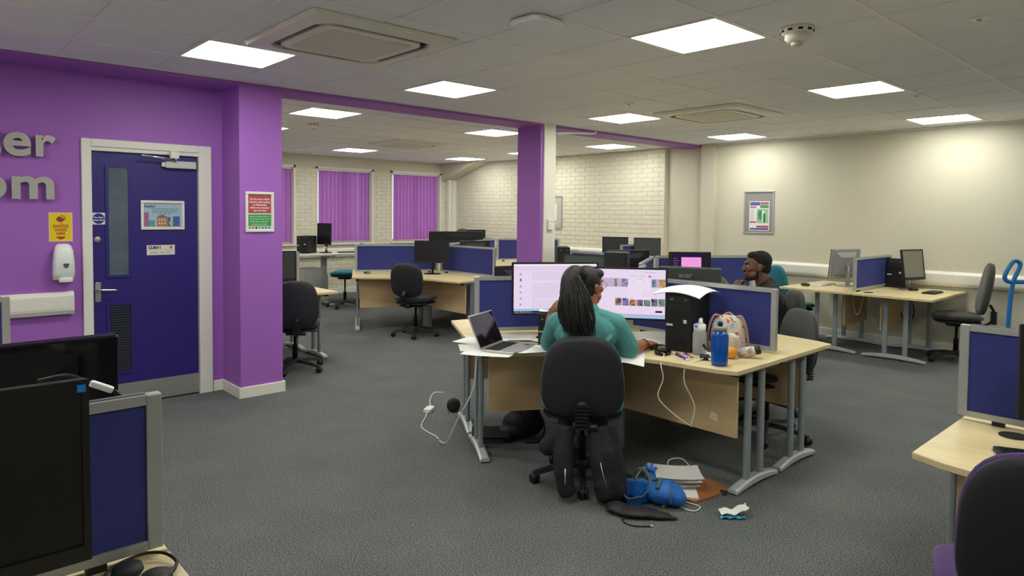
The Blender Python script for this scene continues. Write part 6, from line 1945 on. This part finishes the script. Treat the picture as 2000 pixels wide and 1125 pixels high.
for s in (-1, 1):
    S_, E_ = mp_w(s * 0.185, -0.085, 0.915), mp_w(s * 0.20, 0.155, 0.765)
    limb(tee2, [mp_w(s * 0.06, -0.08, 0.985), S_], [0.058, 0.070]); limb(tee2, [S_, S_.lerp(E_, 0.35), S_.lerp(E_, 0.72)], [0.074, 0.070, 0.064])
add(remeshed(tee2, 0.006, 5), 't_shirt', mat('black_tshirt', '#1b1a1c', 0.85, bump=(26, 0.3)), man, MO)
lg = MB()
lg.ellipsoid((0, 0, 0), (0.18, 0.15, 0.085), 18, 12, 0, frameM(mp_w(0, -0.09, 0.56), 128))
for s in (-1, 1):
    limb(lg, [mp_w(s * 0.09, -0.05, 0.56), mp_w(s * 0.12, 0.34, 0.55)], [0.080, 0.062])
    limb(lg, [mp_w(s * 0.12, 0.34, 0.545), mp_w(s * 0.12, 0.33, 0.30), mp_w(s * 0.12, 0.30, 0.10)], [0.062, 0.054, 0.042])
add(remeshed(lg, 0.009, 4), 'trousers', M_TROUS, man, MO)
for s in (-1, 1):
    sh_ = MB().ellipsoid((0, 0, 0), (0.045, 0.125, 0.042), 14, 10, 0, frameM(mp_w(s * 0.12, 0.37, 0.044), 128)).ellipsoid((0, 0, 0), (0.04, 0.04, 0.06), 12, 8, 0, frameM(mp_w(s * 0.12, 0.30, 0.06), 128))
    add(remeshed(sh_, 0.008, 3), 'shoe', M_BLACKM, man, MO)
M_HAIR2 = mat('short_black_hair', '#0f0d0c', 0.9, noise=(160, '#1d1917', 0.8), bump=(220, 0.8))
hc = MB()
hc.ellipsoid((0, -0.026, 0.050), (0.079, 0.090, 0.080), 20, 14, 0, HM)
hc.ellipsoid((0, -0.052, -0.004), (0.066, 0.056, 0.066), 18, 12, 0, HM)
hc.ellipsoid((0, 0.026, 0.088), (0.062, 0.050, 0.034), 18, 12, 0, HM)
add(remeshed(hc, 0.005, 4), 'hair', M_HAIR2, man, MO)
bd = MB()
bd.ellipsoid((0, 0.064, -0.094), (0.029, 0.030, 0.022), 14, 10, 0, HM)
for k in (-1, 1):
    limb(bd, [HM @ Vector((k * 0.066, 0.004, -0.035)), HM @ Vector((k * 0.056, 0.020, -0.080)), HM @ Vector((k * 0.025, 0.062, -0.098))], [0.008, 0.017, 0.016])
bd.ellipsoid((0, 0.091, -0.041), (0.024, 0.010, 0.005), 12, 8, 0, HM)
add(remeshed(bd, 0.004, 3), 'beard', M_HAIR2, man, MO)
for k in (-1, 1):
    eo = add(MB().ellipsoid((k * 0.031, 0.0715, 0.006), (0.0112,) * 3, 12, 8, 0, HM), 'eye', mat('eye_white', '#e6e0da', 0.3), man, MO)
    io = add(MB().ellipsoid((k * 0.031, 0.0785, 0.006), (0.0065, 0.0055, 0.0065), 10, 6, 0, HM), 'iris', M_GLOSSB, eo, (0, 0, 0))
    io.location = (0, 0, 0)
    add(MB().tube([HM @ Vector((k * 0.016, 0.094, 0.027)), HM @ Vector((k * 0.034, 0.092, 0.032)), HM @ Vector((k * 0.052, 0.080, 0.027))], 0.004, 6), 'eyebrow', M_HAIR2, man, MO)
